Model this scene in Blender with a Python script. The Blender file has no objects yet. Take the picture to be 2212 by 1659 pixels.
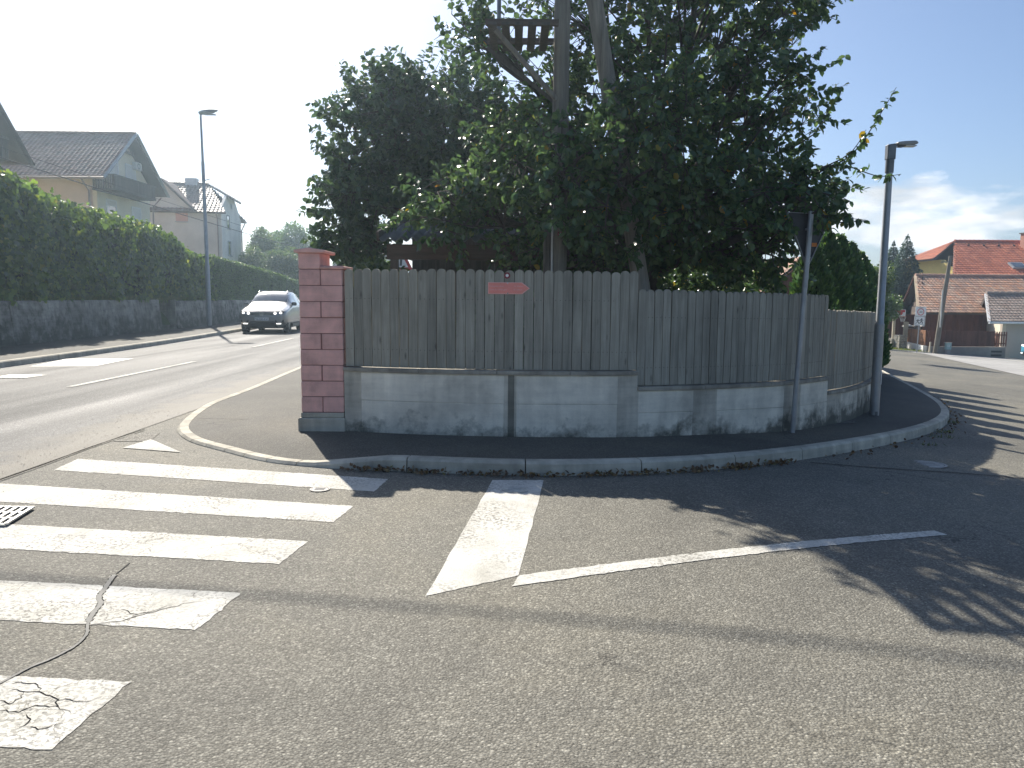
import bpy, math, random
import numpy as np
from mathutils import Vector, Matrix

# ------------------------------------------------------------------ camera, sky, sun, exposure
SC = bpy.context.scene
COL = SC.collection
W_, H_, F_ = 2212.0, 1659.0, 1662.0
PITCH, ROLL, CZ = math.radians(6.4), math.radians(0.45), 1.45
_f = np.array([0, math.cos(PITCH), -math.sin(PITCH)]); _r0 = np.array([1.0, 0, 0]); _u0 = np.cross(_r0, _f)
_r = math.cos(ROLL)*_r0 + math.sin(ROLL)*_u0
_u = -math.sin(ROLL)*_r0 + math.cos(ROLL)*_u0
cam = bpy.data.cameras.new('camera'); cam.sensor_width = 36; cam.lens = F_/W_*36; cam.clip_start = 0.05; cam.clip_end = 9000
camo = bpy.data.objects.new('camera', cam); COL.objects.link(camo)
camo.matrix_world = Matrix(((_r[0], _u[0], -_f[0], 0), (_r[1], _u[1], -_f[1], 0), (_r[2], _u[2], -_f[2], CZ), (0, 0, 0, 1)))
SC.camera = camo

SUN_EL, SUN_AZ = math.radians(39.0), math.radians(24.8)      # azimuth measured from +Y towards -X
SDIR = np.array([-math.sin(SUN_AZ)*math.cos(SUN_EL), math.cos(SUN_AZ)*math.cos(SUN_EL), math.sin(SUN_EL)])
sun = bpy.data.lights.new('sun', 'SUN'); sun.energy = 5.0; sun.angle = math.radians(0.55); sun.color = (1.0, 0.93, 0.82)
suno = bpy.data.objects.new('sun', sun); COL.objects.link(suno)
suno.rotation_euler = Vector(SDIR).to_track_quat('Z', 'Y').to_euler()

wd = bpy.data.worlds.new('World'); SC.world = wd; wd.use_nodes = True
wn = wd.node_tree; wn.nodes.clear()
def wnode(t, **k):
    n = wn.nodes.new(t)
    for a, b in k.items(): setattr(n, a, b)
    return n
sky = wnode('ShaderNodeTexSky', sky_type='NISHITA', sun_disc=False, sun_elevation=SUN_EL, sun_rotation=-SUN_AZ,
            altitude=450, air_density=0.9, dust_density=2.0, ozone_density=4.0)
tc = wnode('ShaderNodeTexCoord')
mp = wnode('ShaderNodeMapping'); mp.inputs['Scale'].default_value = (3.4, 3.4, 11.5); mp.inputs['Location'].default_value = (8.61, 2.56, 5.84)
wn.links.new(tc.outputs['Generated'], mp.inputs['Vector'])
nz = wnode('ShaderNodeTexNoise'); nz.inputs['Scale'].default_value = 1.15; nz.inputs['Detail'].default_value = 7; nz.inputs['Roughness'].default_value = 0.56
wn.links.new(mp.outputs['Vector'], nz.inputs['Vector'])
sep = wnode('ShaderNodeSeparateXYZ'); wn.links.new(tc.outputs['Generated'], sep.inputs['Vector'])
band = wnode('ShaderNodeValToRGB'); e = band.color_ramp.elements
e[0].position = 0.0; e[0].color = (0.55, 0.55, 0.55, 1); e[1].position = 0.07; e[1].color = (1, 1, 1, 1)
for p_, c_ in ((0.125, 1.0), (0.19, 0.62), (0.32, 0.35), (0.9, 0.25)):
    q = e.new(p_); q.color = (c_, c_, c_, 1)
wn.links.new(sep.outputs['Z'], band.inputs['Fac'])
mul = wnode('ShaderNodeMath', operation='MULTIPLY'); wn.links.new(nz.outputs['Fac'], mul.inputs[0]); wn.links.new(band.outputs['Color'], mul.inputs[1])
cr = wnode('ShaderNodeValToRGB'); e = cr.color_ramp.elements
e[0].position = 0.515; e[0].color = (0, 0, 0, 1); e[1].position = 0.60; e[1].color = (1, 1, 1, 1)
wn.links.new(mul.outputs[0], cr.inputs['Fac'])
# clouds: white, a little greyer inside
nz2 = wnode('ShaderNodeTexNoise'); nz2.inputs['Scale'].default_value = 2.6; nz2.inputs['Detail'].default_value = 4
wn.links.new(mp.outputs['Vector'], nz2.inputs['Vector'])
cc = wnode('ShaderNodeValToRGB'); e = cc.color_ramp.elements
e[0].position = 0.36; e[0].color = (5.4, 5.7, 6.0, 1); e[1].position = 0.58; e[1].color = (9.5, 9.6, 9.7, 1)
wn.links.new(nz2.outputs['Fac'], cc.inputs['Fac'])
cmix = wnode('ShaderNodeMixRGB'); wn.links.new(cr.outputs['Color'], cmix.inputs['Fac']); wn.links.new(sky.outputs['Color'], cmix.inputs['Color1']); wn.links.new(cc.outputs['Color'], cmix.inputs['Color2'])
bg = wnode('ShaderNodeBackground'); bg.inputs['Strength'].default_value = 0.084
wn.links.new(cmix.outputs['Color'], bg.inputs['Color'])
wo = wnode('ShaderNodeOutputWorld'); wn.links.new(bg.outputs['Background'], wo.inputs['Surface'])

SC.view_settings.view_transform = 'Standard'; SC.view_settings.look = 'None'
SC.view_settings.exposure = 0.76; SC.view_settings.gamma = 1.0; SC.view_settings.use_curve_mapping = False
VEIL_DENSITY = 0.0018
SC.cycles.use_denoising = True
SC.cycles.max_bounces = 8; SC.cycles.transparent_max_bounces = 12; SC.cycles.transmission_bounces = 6
SC.cycles.sample_clamp_indirect = 6.0

RNG = random.Random(7); NR = np.random.default_rng(7)

# ------------------------------------------------------------------ measuring helpers (pixels of the survey photo -> points on the ground)
def sp(t, k=1.0): return (t + math.sqrt(t*t + k))/2
def tz(x, y=0): return -0.062*(sp(x-1.5) - sp(x-32.0))
def _ray(px, py): return _f + _r*((px-W_/2)/F_) + _u*(-(py-H_/2)/F_)
def gp(px, py, h=0.0):
    d = _ray(px, py); z = h; p = None
    for i in range(50):
        t = (z-CZ)/d[2]; p = np.array([0, 0, CZ]) + d*t; z = tz(p[0], p[1]) + h
    return (float(p[0]), float(p[1]))
def at(px, py, Y):
    d = _ray(px, py); p = np.array([0, 0, CZ]) + d*(Y/d[1]); return tuple(float(v) for v in p)
def road_c(y):
    if y < 15: return 0.0
    if y < 32: return -0.0038*(y-15)**2
    return -1.098 - 0.06*(y-32)
def bank_x(y): return -12.85 - 0.05*(y-20)

# ------------------------------------------------------------------ material helpers
class MT:
    def __init__(s, name):
        s.m = bpy.data.materials.new(name); s.m.use_nodes = True; s.nt = s.m.node_tree
        s.b = s.nt.nodes['Principled BSDF']; s.out = s.nt.nodes['Material Output']; s._tc = None
    def n(s, t, **k):
        n = s.nt.nodes.new(t)
        for a, b in k.items(): setattr(n, a, b)
        return n
    def l(s, a, b): s.nt.links.new(a, b)
    def setin(s, sock, v):
        if hasattr(v, 'is_linked'): s.l(v, sock)
        elif isinstance(v, (tuple, list)):
            v = tuple(v)
            sock.default_value = v + (1.0,) if (len(v) == 3 and sock.type == 'RGBA') else v
        else: sock.default_value = v
    def obj(s):
        if not s._tc: s._tc = s.n('ShaderNodeTexCoord')
        return s._tc.outputs['Object']
    def vec(s, scale=(1, 1, 1), rnd=False):
        m = s.n('ShaderNodeMapping'); m.inputs['Scale'].default_value = scale; s.l(s.obj(), m.inputs['Vector'])
        if rnd:
            oi = s.n('ShaderNodeObjectInfo'); mm = s.n('ShaderNodeVectorMath', operation='SCALE')
            mm.inputs[0].default_value = (37.1, 53.7, 71.3); s.l(oi.outputs['Random'], mm.inputs['Scale']); s.l(mm.outputs['Vector'], m.inputs['Location'])
        return m.outputs['Vector']
    def noise(s, vec, scale, detail=3, rough=0.55, dist=0.0):
        n = s.n('ShaderNodeTexNoise'); s.l(vec, n.inputs['Vector'])
        n.inputs['Scale'].default_value = scale; n.inputs['Detail'].default_value = detail; n.inputs['Roughness'].default_value = rough; n.inputs['Distortion'].default_value = dist
        return n.outputs['Fac']
    def voro(s, vec, scale, feature='F1', out='Distance', rnd=1.0):
        n = s.n('ShaderNodeTexVoronoi', feature=feature); s.l(vec, n.inputs['Vector']); n.inputs['Scale'].default_value = scale
        n.inputs['Randomness'].default_value = rnd
        return n.outputs[out]
    def ramp(s, fac, stops, interp='LINEAR'):
        r = s.n('ShaderNodeValToRGB'); r.color_ramp.interpolation = interp; e = r.color_ramp.elements
        while len(e) < len(stops): e.new(0.5)
        for i, (p, c) in enumerate(stops):
            e[i].position = p; c = (c, c, c) if not isinstance(c, tuple) else c; e[i].color = c + (1.0,)
        s.setin(r.inputs['Fac'], fac); return r.outputs['Color']
    def mix(s, fac, a, b, blend='MIX'):
        n = s.n('ShaderNodeMixRGB', blend_type=blend); s.setin(n.inputs['Fac'], fac); s.setin(n.inputs['Color1'], a); s.setin(n.inputs['Color2'], b); return n.outputs['Color']
    def math(s, op, a, b=0.5, clamp=False):
        n = s.n('ShaderNodeMath', operation=op, use_clamp=clamp); s.setin(n.inputs[0], a); s.setin(n.inputs[1], b); return n.outputs[0]
    def orand(s): return s.n('ShaderNodeObjectInfo').outputs['Random']
    def irand(s): return s.n('ShaderNodeNewGeometry').outputs['Random Per Island']
    def bump(s, h, strength=0.4, dist=0.01):
        n = s.n('ShaderNodeBump'); n.inputs['Strength'].default_value = strength; n.inputs['Distance'].default_value = dist; s.l(h, n.inputs['Height']); s.l(n.outputs['Normal'], s.b.inputs['Normal'])
    def col(s, c): s.setin(s.b.inputs['Base Color'], c); return s
    def rough(s, r): s.setin(s.b.inputs['Roughness'], r); return s
    def spec(s, v): s.b.inputs['Specular IOR Level'].default_value = v; return s
    def metal(s, v): s.b.inputs['Metallic'].default_value = v; return s

MATS = {}
def simple(name, c, r=0.6, var=0.12, scale=6.0, metal=0.0, bump=0.0, spec=0.5):
    t = MT(name); v = t.vec(); n = t.noise(v, scale, 4)
    dark = tuple(x*(1-var) for x in c); lite = tuple(min(1, x*(1+var)) for x in c)
    t.col(t.ramp(n, [(0.3, dark), (0.7, lite)])).rough(r).metal(metal).spec(spec)
    if bump: t.bump(t.noise(v, scale*9, 3), bump, 0.004)
    MATS[name] = t.m; return t.m

def asphalt(name, base, stone, wear, rough, coarse):
    t = MT(name); v = t.vec()
    cellc = t.voro(v, coarse, out='Color'); sepn = t.n('ShaderNodeSeparateColor'); t.l(cellc, sepn.inputs['Color'])
    d = t.voro(v, coarse)
    st = t.ramp(sepn.outputs['Red'], [(0.0, tuple(x*0.6 for x in base)), (0.45, base), (0.82, stone), (0.95, tuple(min(1, x*1.25) for x in stone)), (1.0, tuple(min(1, x*1.8) for x in stone))])
    c = t.mix(1.0, st, t.ramp(d, [(0.25, 1.0), (0.62, 0.5)]), 'MULTIPLY')
    f = t.voro(v, coarse*2.3, out='Color'); sf = t.n('ShaderNodeSeparateColor'); t.l(f, sf.inputs['Color'])
    c = t.mix(0.4, c, t.ramp(sf.outputs['Green'], [(0.0, tuple(x*0.5 for x in base)), (1.0, stone)]))
    big = t.noise(v, 0.38, 6, 0.62, 0.5); mid = t.noise(v, 2.7, 5, 0.65)
    c = t.mix(wear, c, t.ramp(big, [(0.32, (0.52, 0.53, 0.56)), (0.5, (1.0, 1.0, 1.0)), (0.68, (1.40, 1.34, 1.20))]), 'MULTIPLY')
    c = t.mix(wear*0.6, c, t.ramp(mid, [(0.3, 0.7), (0.7, 1.25)]), 'MULTIPLY')
    # oil drips and worn dark patches with their own outline
    spot = t.ramp(t.noise(v, 1.3, 6, 0.72, 0.8), [(0.27, 0.55), (0.345, 0.0)]); c = t.mix(spot, c, tuple(x*0.45 for x in base))
    # fine meandering cracks
    wv = t.n('ShaderNodeVectorMath', operation='ADD'); t.l(v, wv.inputs[0]); nn = t.n('ShaderNodeTexNoise'); t.l(v, nn.inputs['Vector']); nn.inputs['Scale'].default_value = 2.4; nn.inputs['Detail'].default_value = 6
    scn = t.n('ShaderNodeVectorMath', operation='SCALE'); t.l(nn.outputs['Color'], scn.inputs[0]); scn.inputs['Scale'].default_value = 0.9; t.l(scn.outputs[0], wv.inputs[1])
    ck_ = t.math('MULTIPLY', t.ramp(t.voro(wv.outputs[0], 0.55, 'DISTANCE_TO_EDGE'), [(0.0, 0.8), (0.006, 0.0)]), t.ramp(t.noise(v, 0.45, 3), [(0.52, 0.0), (0.6, 1.0)])); c = t.mix(ck_, c, (0.03, 0.028, 0.025))
    t.col(c).rough(rough).spec(0.3)
    t.bump(t.math('ADD', t.ramp(d, [(0.0, 1.0), (0.7, 0.0)]), t.math('MULTIPLY', sepn.outputs['Blue'], 0.5)), 0.6, 0.005)
    MATS[name] = t.m; return t
asphalt('asphalt_side', (0.185, 0.175, 0.145), (0.315, 0.302, 0.255), 0.55, 0.8, 92.0)
asphalt('asphalt_walk', (0.122, 0.115, 0.097), (0.192, 0.183, 0.156), 0.6, 0.8, 115.0)
def main_asphalt():
    t = MT('asphalt_main'); v = t.vec()
    d = t.voro(v, 95, out='Color'); s = t.n('ShaderNodeSeparateColor'); t.l(d, s.inputs['Color'])
    c = t.ramp(s.outputs['Red'], [(0, (0.048, 0.048, 0.047)), (0.7, (0.080, 0.079, 0.077)), (1.0, (0.15, 0.15, 0.142))])
    tr = t.noise(t.vec((1.1, 0.06, 1)), 1.0, 4, 0.55, 0.4)
    c = t.mix(0.75, c, t.ramp(tr, [(0.32, 0.62), (0.68, 1.5)]), 'MULTIPLY')
    c = t.mix(0.5, c, t.ramp(t.noise(v, 0.8, 5), [(0.3, 0.75), (0.7, 1.25)]), 'MULTIPLY')
    # sandy dirt along the near edge and the junction mouth
    sx = t.n('ShaderNodeSeparateXYZ'); t.l(t.obj(), sx.inputs[0])
    edge = t.math('ADD', t.ramp(t.math('ADD', t.math('MULTIPLY', sx.outputs['X'], 0.5), 3.0), [(0.48, 0.0), (0.9, 0.5)]), t.math('MULTIPLY', t.noise(v, 1.9, 6, 0.65), 0.9))
    dirt = t.ramp(edge, [(0.62, 0.0), (0.86, 0.75)])
    c = t.mix(dirt, c, (0.15, 0.135, 0.105))
    t.col(c).rough(t.ramp(tr, [(0.3, 0.78), (0.7, 0.66)])).spec(0.25); t.bump(t.voro(v, 95), 0.5, 0.004); MATS['asphalt_main'] = t.m
main_asphalt()
def paint(name, worn, cr_amt, thr, lo, hi):
    t = MT(name); v = t.vec()
    white = t.ramp(t.noise(v, 2.2, 6, 0.65), [(0.3, (0.52, 0.505, 0.445)), (0.5, (0.64, 0.625, 0.57)), (0.7, (0.73, 0.72, 0.67))])
    tyre = t.ramp(t.noise(t.vec((3.2, 0.5, 1)), 1.0, 4, 0.6, 0.4), [(0.42, 1.0), (0.66, 0.78)]); white = t.mix(0.7, white, tyre, 'MULTIPLY')
    chips = t.ramp(t.noise(v, 46, 3, 0.65), [(thr, 1.0), (thr+0.035, 0.0)]); flakes = t.ramp(t.noise(v, 9, 5, 0.75), [(thr-0.13, 1.0), (thr-0.105, 0.0)])
    area = t.ramp(t.noise(v, 1.7, 5, 0.65), [(lo, 1.0), (hi, 0.08)])
    m1 = t.math('MAXIMUM', t.math('MULTIPLY', chips, area), flakes)
    wv = t.n('ShaderNodeVectorMath', operation='ADD'); t.l(v, wv.inputs[0])
    nn = t.n('ShaderNodeTexNoise'); t.l(v, nn.inputs['Vector']); nn.inputs['Scale'].default_value = 7.0; nn.inputs['Detail'].default_value = 6
    sc = t.n('ShaderNodeVectorMath', operation='SCALE'); t.l(nn.outputs['Color'], sc.inputs[0]); sc.inputs['Scale'].default_value = 0.32; t.l(sc.outputs[0], wv.inputs[1])
    ed = t.voro(wv.outputs[0], 2.6, 'DISTANCE_TO_EDGE')
    cracks = t.math('MULTIPLY', t.ramp(ed, [(0.0, 1.0), (0.014, 0.0)]), t.ramp(t.noise(v, 0.8, 3), [(0.5-cr_amt*0.1, 0.0), (0.58-cr_amt*0.1, 1.0)]))
    m = t.math('MAXIMUM', t.math('MULTIPLY', m1, worn), t.math('MULTIPLY', cracks, cr_amt))
    st = t.voro(v, 80, out='Color'); s = t.n('ShaderNodeSeparateColor'); t.l(st, s.inputs['Color'])
    dark = t.ramp(s.outputs['Red'], [(0, (0.08, 0.075, 0.065)), (1, (0.28, 0.265, 0.225))])
    t.col(t.mix(m, white, dark)).rough(0.8).spec(0.15); t.bump(t.voro(v, 80), 0.5, 0.005); MATS[name] = t.m
paint('paint_zebra', 0.9, 0.95, 0.45, 0.33, 0.62); paint('paint_line', 0.8, 0.3, 0.45, 0.34, 0.6); paint('paint_faded', 1.0, 1.0, 0.60, 0.7, 0.9)

def concrete(name, c, stain, dirt, scale=1.6, rnd=False):
    t = MT(name); v = t.vec(rnd=rnd)
    n1 = t.noise(v, scale, 6, 0.62); n2 = t.noise(t.vec((7, 7, 0.7), rnd), 1.0, 4, 0.6)
    col = t.ramp(n1, [(0.28, tuple(x*0.66 for x in c)), (0.5, c), (0.72, tuple(min(1, x*1.22) for x in c))])
    col = t.mix(stain, col, t.ramp(n2, [(0.36, 0.55), (0.6, 1.1)]), 'MULTIPLY')
    blot = t.ramp(t.noise(v, 0.9, 6, 0.7, 0.6), [(0.36, 0.6), (0.47, 0.0)]); col = t.mix(t.math('MULTIPLY', blot, stain), col, tuple(x*0.42 for x in c))
    if dirt:
        sx = t.n('ShaderNodeSeparateXYZ'); t.l(t.obj(), sx.inputs[0])
        k = t.math('SUBTRACT', t.noise(v, 3.4, 6, 0.7), t.math('MULTIPLY', sx.outputs['Z'], dirt))
        col = t.mix(t.ramp(k, [(0.28, 0.0), (0.50, 0.85)]), col, (0.055, 0.058, 0.045))
    brd = t.noise(t.vec((1.2, 1.2, 16), rnd), 1.0, 5, 0.65); col = t.mix(stain*0.8, col, t.ramp(brd, [(0.34, 0.66), (0.6, 1.12)]), 'MULTIPLY')
    pits = t.ramp(t.voro(v, 26), [(0.0, 0.5), (0.09, 1.0)])
    col = t.mix(0.6, col, pits, 'MULTIPLY')
    t.col(col).rough(0.86).spec(0.25)
    t.bump(t.math('ADD', t.noise(v, 22, 5, 0.7), t.math('MULTIPLY', n1, 0.6)), 0.45, 0.008); MATS[name] = t.m
concrete('concrete_slab', (0.80, 0.745, 0.625), 0.28, 1.05, 2.3)
concrete('concrete_post', (0.62, 0.575, 0.48), 0.5, 0.95)
concrete('concrete_coping', (0.36, 0.33, 0.275), 0.6, 0, 4.0)
concrete('concrete_kerb', (0.55, 0.515, 0.425), 0.45, 0, 2.3)
concrete('concrete_old', (0.40, 0.38, 0.335), 0.8, 0.18, 0.9)
concrete('concrete_damp', (0.21, 0.20, 0.165), 0.7, 0.9, 3.0)
concrete('concrete_base', (0.50, 0.465, 0.38), 0.4, 0, 3.0)
concrete('block_red', (0.76, 0.435, 0.385), 0.22, 0, 3.5, True)
concrete('stone', (0.44, 0.41, 0.34), 0.3, 0, 5.0, True)
def wood(name, c1, c2, vert=True, knots=True):
    t = MT(name); v = t.vec((26, 26, 1.5) if vert else (1.5, 26, 26), True); v2 = t.vec(rnd=True)
    g = t.noise(v, 1.0, 6, 0.65, 0.6); n = t.noise(v2, 2.2, 4)
    col = t.ramp(g, [(0.28, c1), (0.5, tuple((a+b)/2 for a, b in zip(c1, c2))), (0.74, c2)])
    col = t.mix(0.7, col, t.ramp(t.orand(), [(0.0, 0.66), (0.3, 0.92), (0.75, 1.05), (1.0, 1.3)]), 'MULTIPLY')
    col = t.mix(0.45, col, t.ramp(n, [(0.3, 0.62), (0.7, 1.2)]), 'MULTIPLY')
    if knots:
        kd = t.voro(t.vec((9, 9, 2.6) if vert else (2.6, 9, 9), True), 1.0); col = t.mix(t.ramp(kd, [(0.0, 0.8), (0.13, 0.0)]), col, (0.03, 0.026, 0.022))
    t.col(col).rough(0.82).spec(0.3); t.bump(g, 0.5, 0.004); MATS[name] = t.m
wood('wood_grey', (0.235, 0.222, 0.182), (0.43, 0.405, 0.335))
wood('wood_dark', (0.06, 0.052, 0.044), (0.135, 0.115, 0.095))
wood('wood_dark_h', (0.07, 0.052, 0.04), (0.15, 0.11, 0.085), False)
wood('wood_pole', (0.15, 0.135, 0.11), (0.30, 0.27, 0.22), True, False)
wood('wood_brown', (0.11, 0.045, 0.032), (0.20, 0.088, 0.06), True, False)
wood('wood_brown_sunlit', (0.19, 0.088, 0.042), (0.29, 0.14, 0.07), True, False)  # lit copy of the brown planks, sunlight mixed into the colour
wood('wood_pale', (0.42, 0.37, 0.28), (0.6, 0.54, 0.42), False, False)
wood('wood_white', (0.62, 0.62, 0.6), (0.78, 0.78, 0.76), True, False)
def tiles(name, cols, rough=0.7):
    t = MT(name); n = t.noise(t.vec(), 0.7, 5, 0.6)
    c = t.ramp(t.irand(), [(i/(len(cols)-1), k) for i, k in enumerate(cols)])
    c = t.mix(0.55, c, t.ramp(n, [(0.3, 0.62), (0.7, 1.3)]), 'MULTIPLY')
    t.col(c).rough(rough).spec(0.4); t.bump(t.noise(t.vec(), 30, 3), 0.3, 0.006); MATS[name] = t.m
tiles('tile_brown', [(0.144, 0.090, 0.070), (0.228, 0.138, 0.102), (0.180, 0.120, 0.096), (0.276, 0.180, 0.138)], 0.5)
tiles('tile_red', [(0.495, 0.157, 0.083), (0.627, 0.214, 0.116), (0.412, 0.132, 0.083), (0.693, 0.264, 0.148)])
tiles('tile_weathered', [(0.416, 0.240, 0.160), (0.528, 0.344, 0.248), (0.352, 0.240, 0.192), (0.608, 0.320, 0.192), (0.544, 0.416, 0.320)])
tiles('tile_greyed', [(0.375, 0.270, 0.210), (0.495, 0.390, 0.315), (0.330, 0.262, 0.217), (0.540, 0.435, 0.360)])
def leaf(name, stops, trans, gloss=0.38):
    t = MT(name); c = t.ramp(t.irand(), stops)
    c = t.mix(0.5, c, t.ramp(t.noise(t.vec(), 1.2, 3), [(0.3, 0.65), (0.7, 1.3)]), 'MULTIPLY')
    t.col(c).rough(gloss).spec(0.55)
    tr = t.n('ShaderNodeBsdfTranslucent'); hs = t.n('ShaderNodeHueSaturation'); hs.inputs['Saturation'].default_value = 1.15; hs.inputs['Value'].default_value = 1.7; hs.inputs['Hue'].default_value = 0.485
    t.l(c, hs.inputs['Color']); t.l(hs.outputs['Color'], tr.inputs['Color'])
    ms = t.n('ShaderNodeMixShader'); ms.inputs['Fac'].default_value = trans; t.l(t.b.outputs[0], ms.inputs[1]); t.l(tr.outputs[0], ms.inputs[2]); t.l(ms.outputs[0], t.out.inputs['Surface']); MATS[name] = t.m
leaf('leaf_apple', [(0.0, (0.046, 0.088, 0.042)), (0.55, (0.080, 0.142, 0.060)), (0.985, (0.125, 0.195, 0.070)), (0.995, (0.34, 0.27, 0.05)), (1.0, (0.40, 0.24, 0.045))], 0.32, 0.26)
leaf('leaf_round', [(0.0, (0.046, 0.088, 0.049)), (0.6, (0.074, 0.131, 0.060)), (1.0, (0.124, 0.185, 0.070))], 0.26, 0.32)
leaf('leaf_vine', [(0.0, (0.050, 0.095, 0.028)), (0.6, (0.100, 0.170, 0.042)), (0.95, (0.17, 0.245, 0.052)), (1.0, (0.27, 0.28, 0.065))], 0.5, 0.30)
leaf('leaf_hedge', [(0.0, (0.054, 0.111, 0.034)), (1.0, (0.131, 0.211, 0.057))], 0.35, 0.45)
leaf('leaf_thuja', [(0.0, (0.042, 0.101, 0.039)), (0.6, (0.074, 0.157, 0.049)), (1.0, (0.131, 0.220, 0.061))], 0.25, 0.5)
leaf('leaf_spruce', [(0.0, (0.030, 0.065, 0.038)), (1.0, (0.074, 0.121, 0.061))], 0.2, 0.55)
leaf('leaf_far', [(0.0, (0.054, 0.101, 0.041)), (0.7, (0.095, 0.155, 0.054)), (1.0, (0.162, 0.203, 0.061))], 0.35, 0.45)
leaf('leaf_dry', [(0.0, (0.07, 0.04, 0.02)), (0.5, (0.17, 0.10, 0.045)), (0.8, (0.27, 0.18, 0.07)), (1.0, (0.13, 0.14, 0.04))], 0.2, 0.6)
leaf('grass_blade', [(0.0, (0.05, 0.09, 0.02)), (0.7, (0.1, 0.14, 0.035)), (1.0, (0.24, 0.22, 0.06))], 0.35, 0.5)
simple('bark', (0.075, 0.062, 0.05), 0.9, 0.35, 14, bump=0.6)
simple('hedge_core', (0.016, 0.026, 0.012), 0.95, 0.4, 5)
simple('soil', (0.11, 0.095, 0.06), 0.95, 0.35, 2.5, bump=0.4)
simple('meadow', (0.075, 0.10, 0.035), 0.95, 0.4, 0.6, bump=0.5)
simple('galvanised', (0.36, 0.37, 0.38), 0.45, 0.12, 9, metal=0.55)
simple('steel_dark', (0.16, 0.165, 0.17), 0.45, 0.15, 9, metal=0.6)
simple('lamp_grey', (0.33, 0.335, 0.335), 0.45, 0.08, 7)
simple('lamp_glass', (0.62, 0.62, 0.58), 0.2, 0.05, 4)
simple('sticker_white', (0.78, 0.78, 0.76), 0.5, 0.05, 8)
simple('sign_white', (0.80, 0.80, 0.78), 0.45, 0.05, 5)
simple('sign_red', (0.55, 0.03, 0.03), 0.45, 0.1, 5)
simple('sign_black', (0.015, 0.015, 0.016), 0.5, 0.1, 5)
simple('sign_back', (0.055, 0.055, 0.06), 0.5, 0.15, 8, metal=0.3)
simple('arrow_red', (0.88, 0.29, 0.24), 0.5, 0.1, 7)
simple('arrow_rim', (0.86, 0.47, 0.42), 0.5, 0.1, 7)
simple('marker_red', (0.25, 0.03, 0.045), 0.55, 0.15, 20)
simple('orange', (0.65, 0.2, 0.03), 0.55, 0.1, 9)
simple('rubber', (0.012, 0.012, 0.012), 0.75, 0.2, 20)
simple('mortar_red', (0.22, 0.105, 0.09), 0.9, 0.2, 9)
simple('tar', (0.26, 0.255, 0.235), 0.85, 0.2, 9, spec=0.2)
simple('crackline', (0.03, 0.028, 0.025), 0.95, 0.2, 9, spec=0.0)
simple('iron', (0.13, 0.125, 0.12), 0.5, 0.3, 25, metal=0.4, bump=0.3)
simple('grate_iron', (0.55, 0.54, 0.50), 0.5, 0.2, 25, metal=0.3)
simple('cover_worn', (0.48, 0.475, 0.44), 0.6, 0.3, 14, bump=0.3); simple('cover_dark', (0.13, 0.122, 0.11), 0.7, 0.25, 14, bump=0.3)
simple('plinth_brown', (0.34, 0.29, 0.25), 0.9, 0.25, 1.3)
simple('plaster_grey', (0.54, 0.51, 0.47), 0.85, 0.18, 0.5)
simple('patch_asphalt', (0.29, 0.28, 0.26), 0.55, 0.25, 5, bump=0.4)
simple('plaster_cream', (0.74, 0.68, 0.54), 0.85, 0.07, 1.2)
simple('plaster_pink', (0.68, 0.55, 0.45), 0.85, 0.08, 1.0)
simple('plaster_yellow', (0.60, 0.46, 0.14), 0.85, 0.08, 1.2)
simple('plaster_white', (0.76, 0.74, 0.69), 0.85, 0.12, 0.8)
simple('plaster_beige', (0.60, 0.52, 0.43), 0.85, 0.06, 1.2)
simple('trim_white', (0.74, 0.74, 0.72), 0.5, 0.05, 3)
simple('trim_grey', (0.30, 0.33, 0.36), 0.55, 0.08, 3)
simple('shutter', (0.66, 0.65, 0.62), 0.6, 0.05, 3)
simple('shutter_pink', (0.52, 0.27, 0.20), 0.6, 0.08, 3)
simple('soffit', (0.085, 0.07, 0.06), 0.75, 0.15, 2)
simple('gutter', (0.24, 0.19, 0.165), 0.45, 0.1, 4, metal=0.3)
simple('chimney_red', (0.43, 0.20, 0.14), 0.85, 0.1, 3)
simple('cabinet_teal', (0.30, 0.45, 0.45), 0.5, 0.1, 6)
simple('cabinet_base', (0.36, 0.33, 0.31), 0.8, 0.1, 6)
simple('tarp', (0.66, 0.63, 0.56), 0.7, 0.1, 5)
simple('cardboard', (0.47, 0.40, 0.27), 0.85, 0.08, 4)
simple('cable', (0.02, 0.02, 0.022), 0.6, 0.1, 5)
simple('conduit', (0.52, 0.51, 0.48), 0.5, 0.1, 8)
simple('corrugated', (0.15, 0.15, 0.15), 0.7, 0.3, 3, bump=0.3)
simple('net', (0.72, 0.72, 0.7), 0.8, 0.05, 5)
simple('car_trim', (0.02, 0.02, 0.022), 0.45, 0.15, 8)
simple('chrome', (0.7, 0.71, 0.72), 0.18, 0.03, 5, metal=1.0)
simple('rim_alloy', (0.42, 0.43, 0.44), 0.3, 0.05, 5, metal=0.8)
simple('headlight', (0.75, 0.78, 0.8), 0.08, 0.05, 5, spec=1.0)
simple('interior', (0.16, 0.155, 0.15), 0.8, 0.1, 4)
simple('hill_forest', (0.055, 0.085, 0.06), 0.95, 0.3, 0.004)
simple('fruit_yellow', (0.55, 0.38, 0.05), 0.5, 0.1, 9)
_hb = MATS['headlight'].node_tree.nodes['Principled BSDF']; _hb.inputs['Emission Color'].default_value = (1, 0.97, 0.9, 1); _hb.inputs['Emission Strength'].default_value = 1.6
def glass(name, c, r=0.04):
    t = MT(name); t.col(c).rough(r).spec(0.9); t.b.inputs['Coat Weight'].default_value = 1.0; t.b.inputs['Coat Roughness'].default_value = 0.02; MATS[name] = t.m
glass('window_glass', (0.035, 0.042, 0.05)); glass('skylight_glass', (0.10, 0.12, 0.14))
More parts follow.
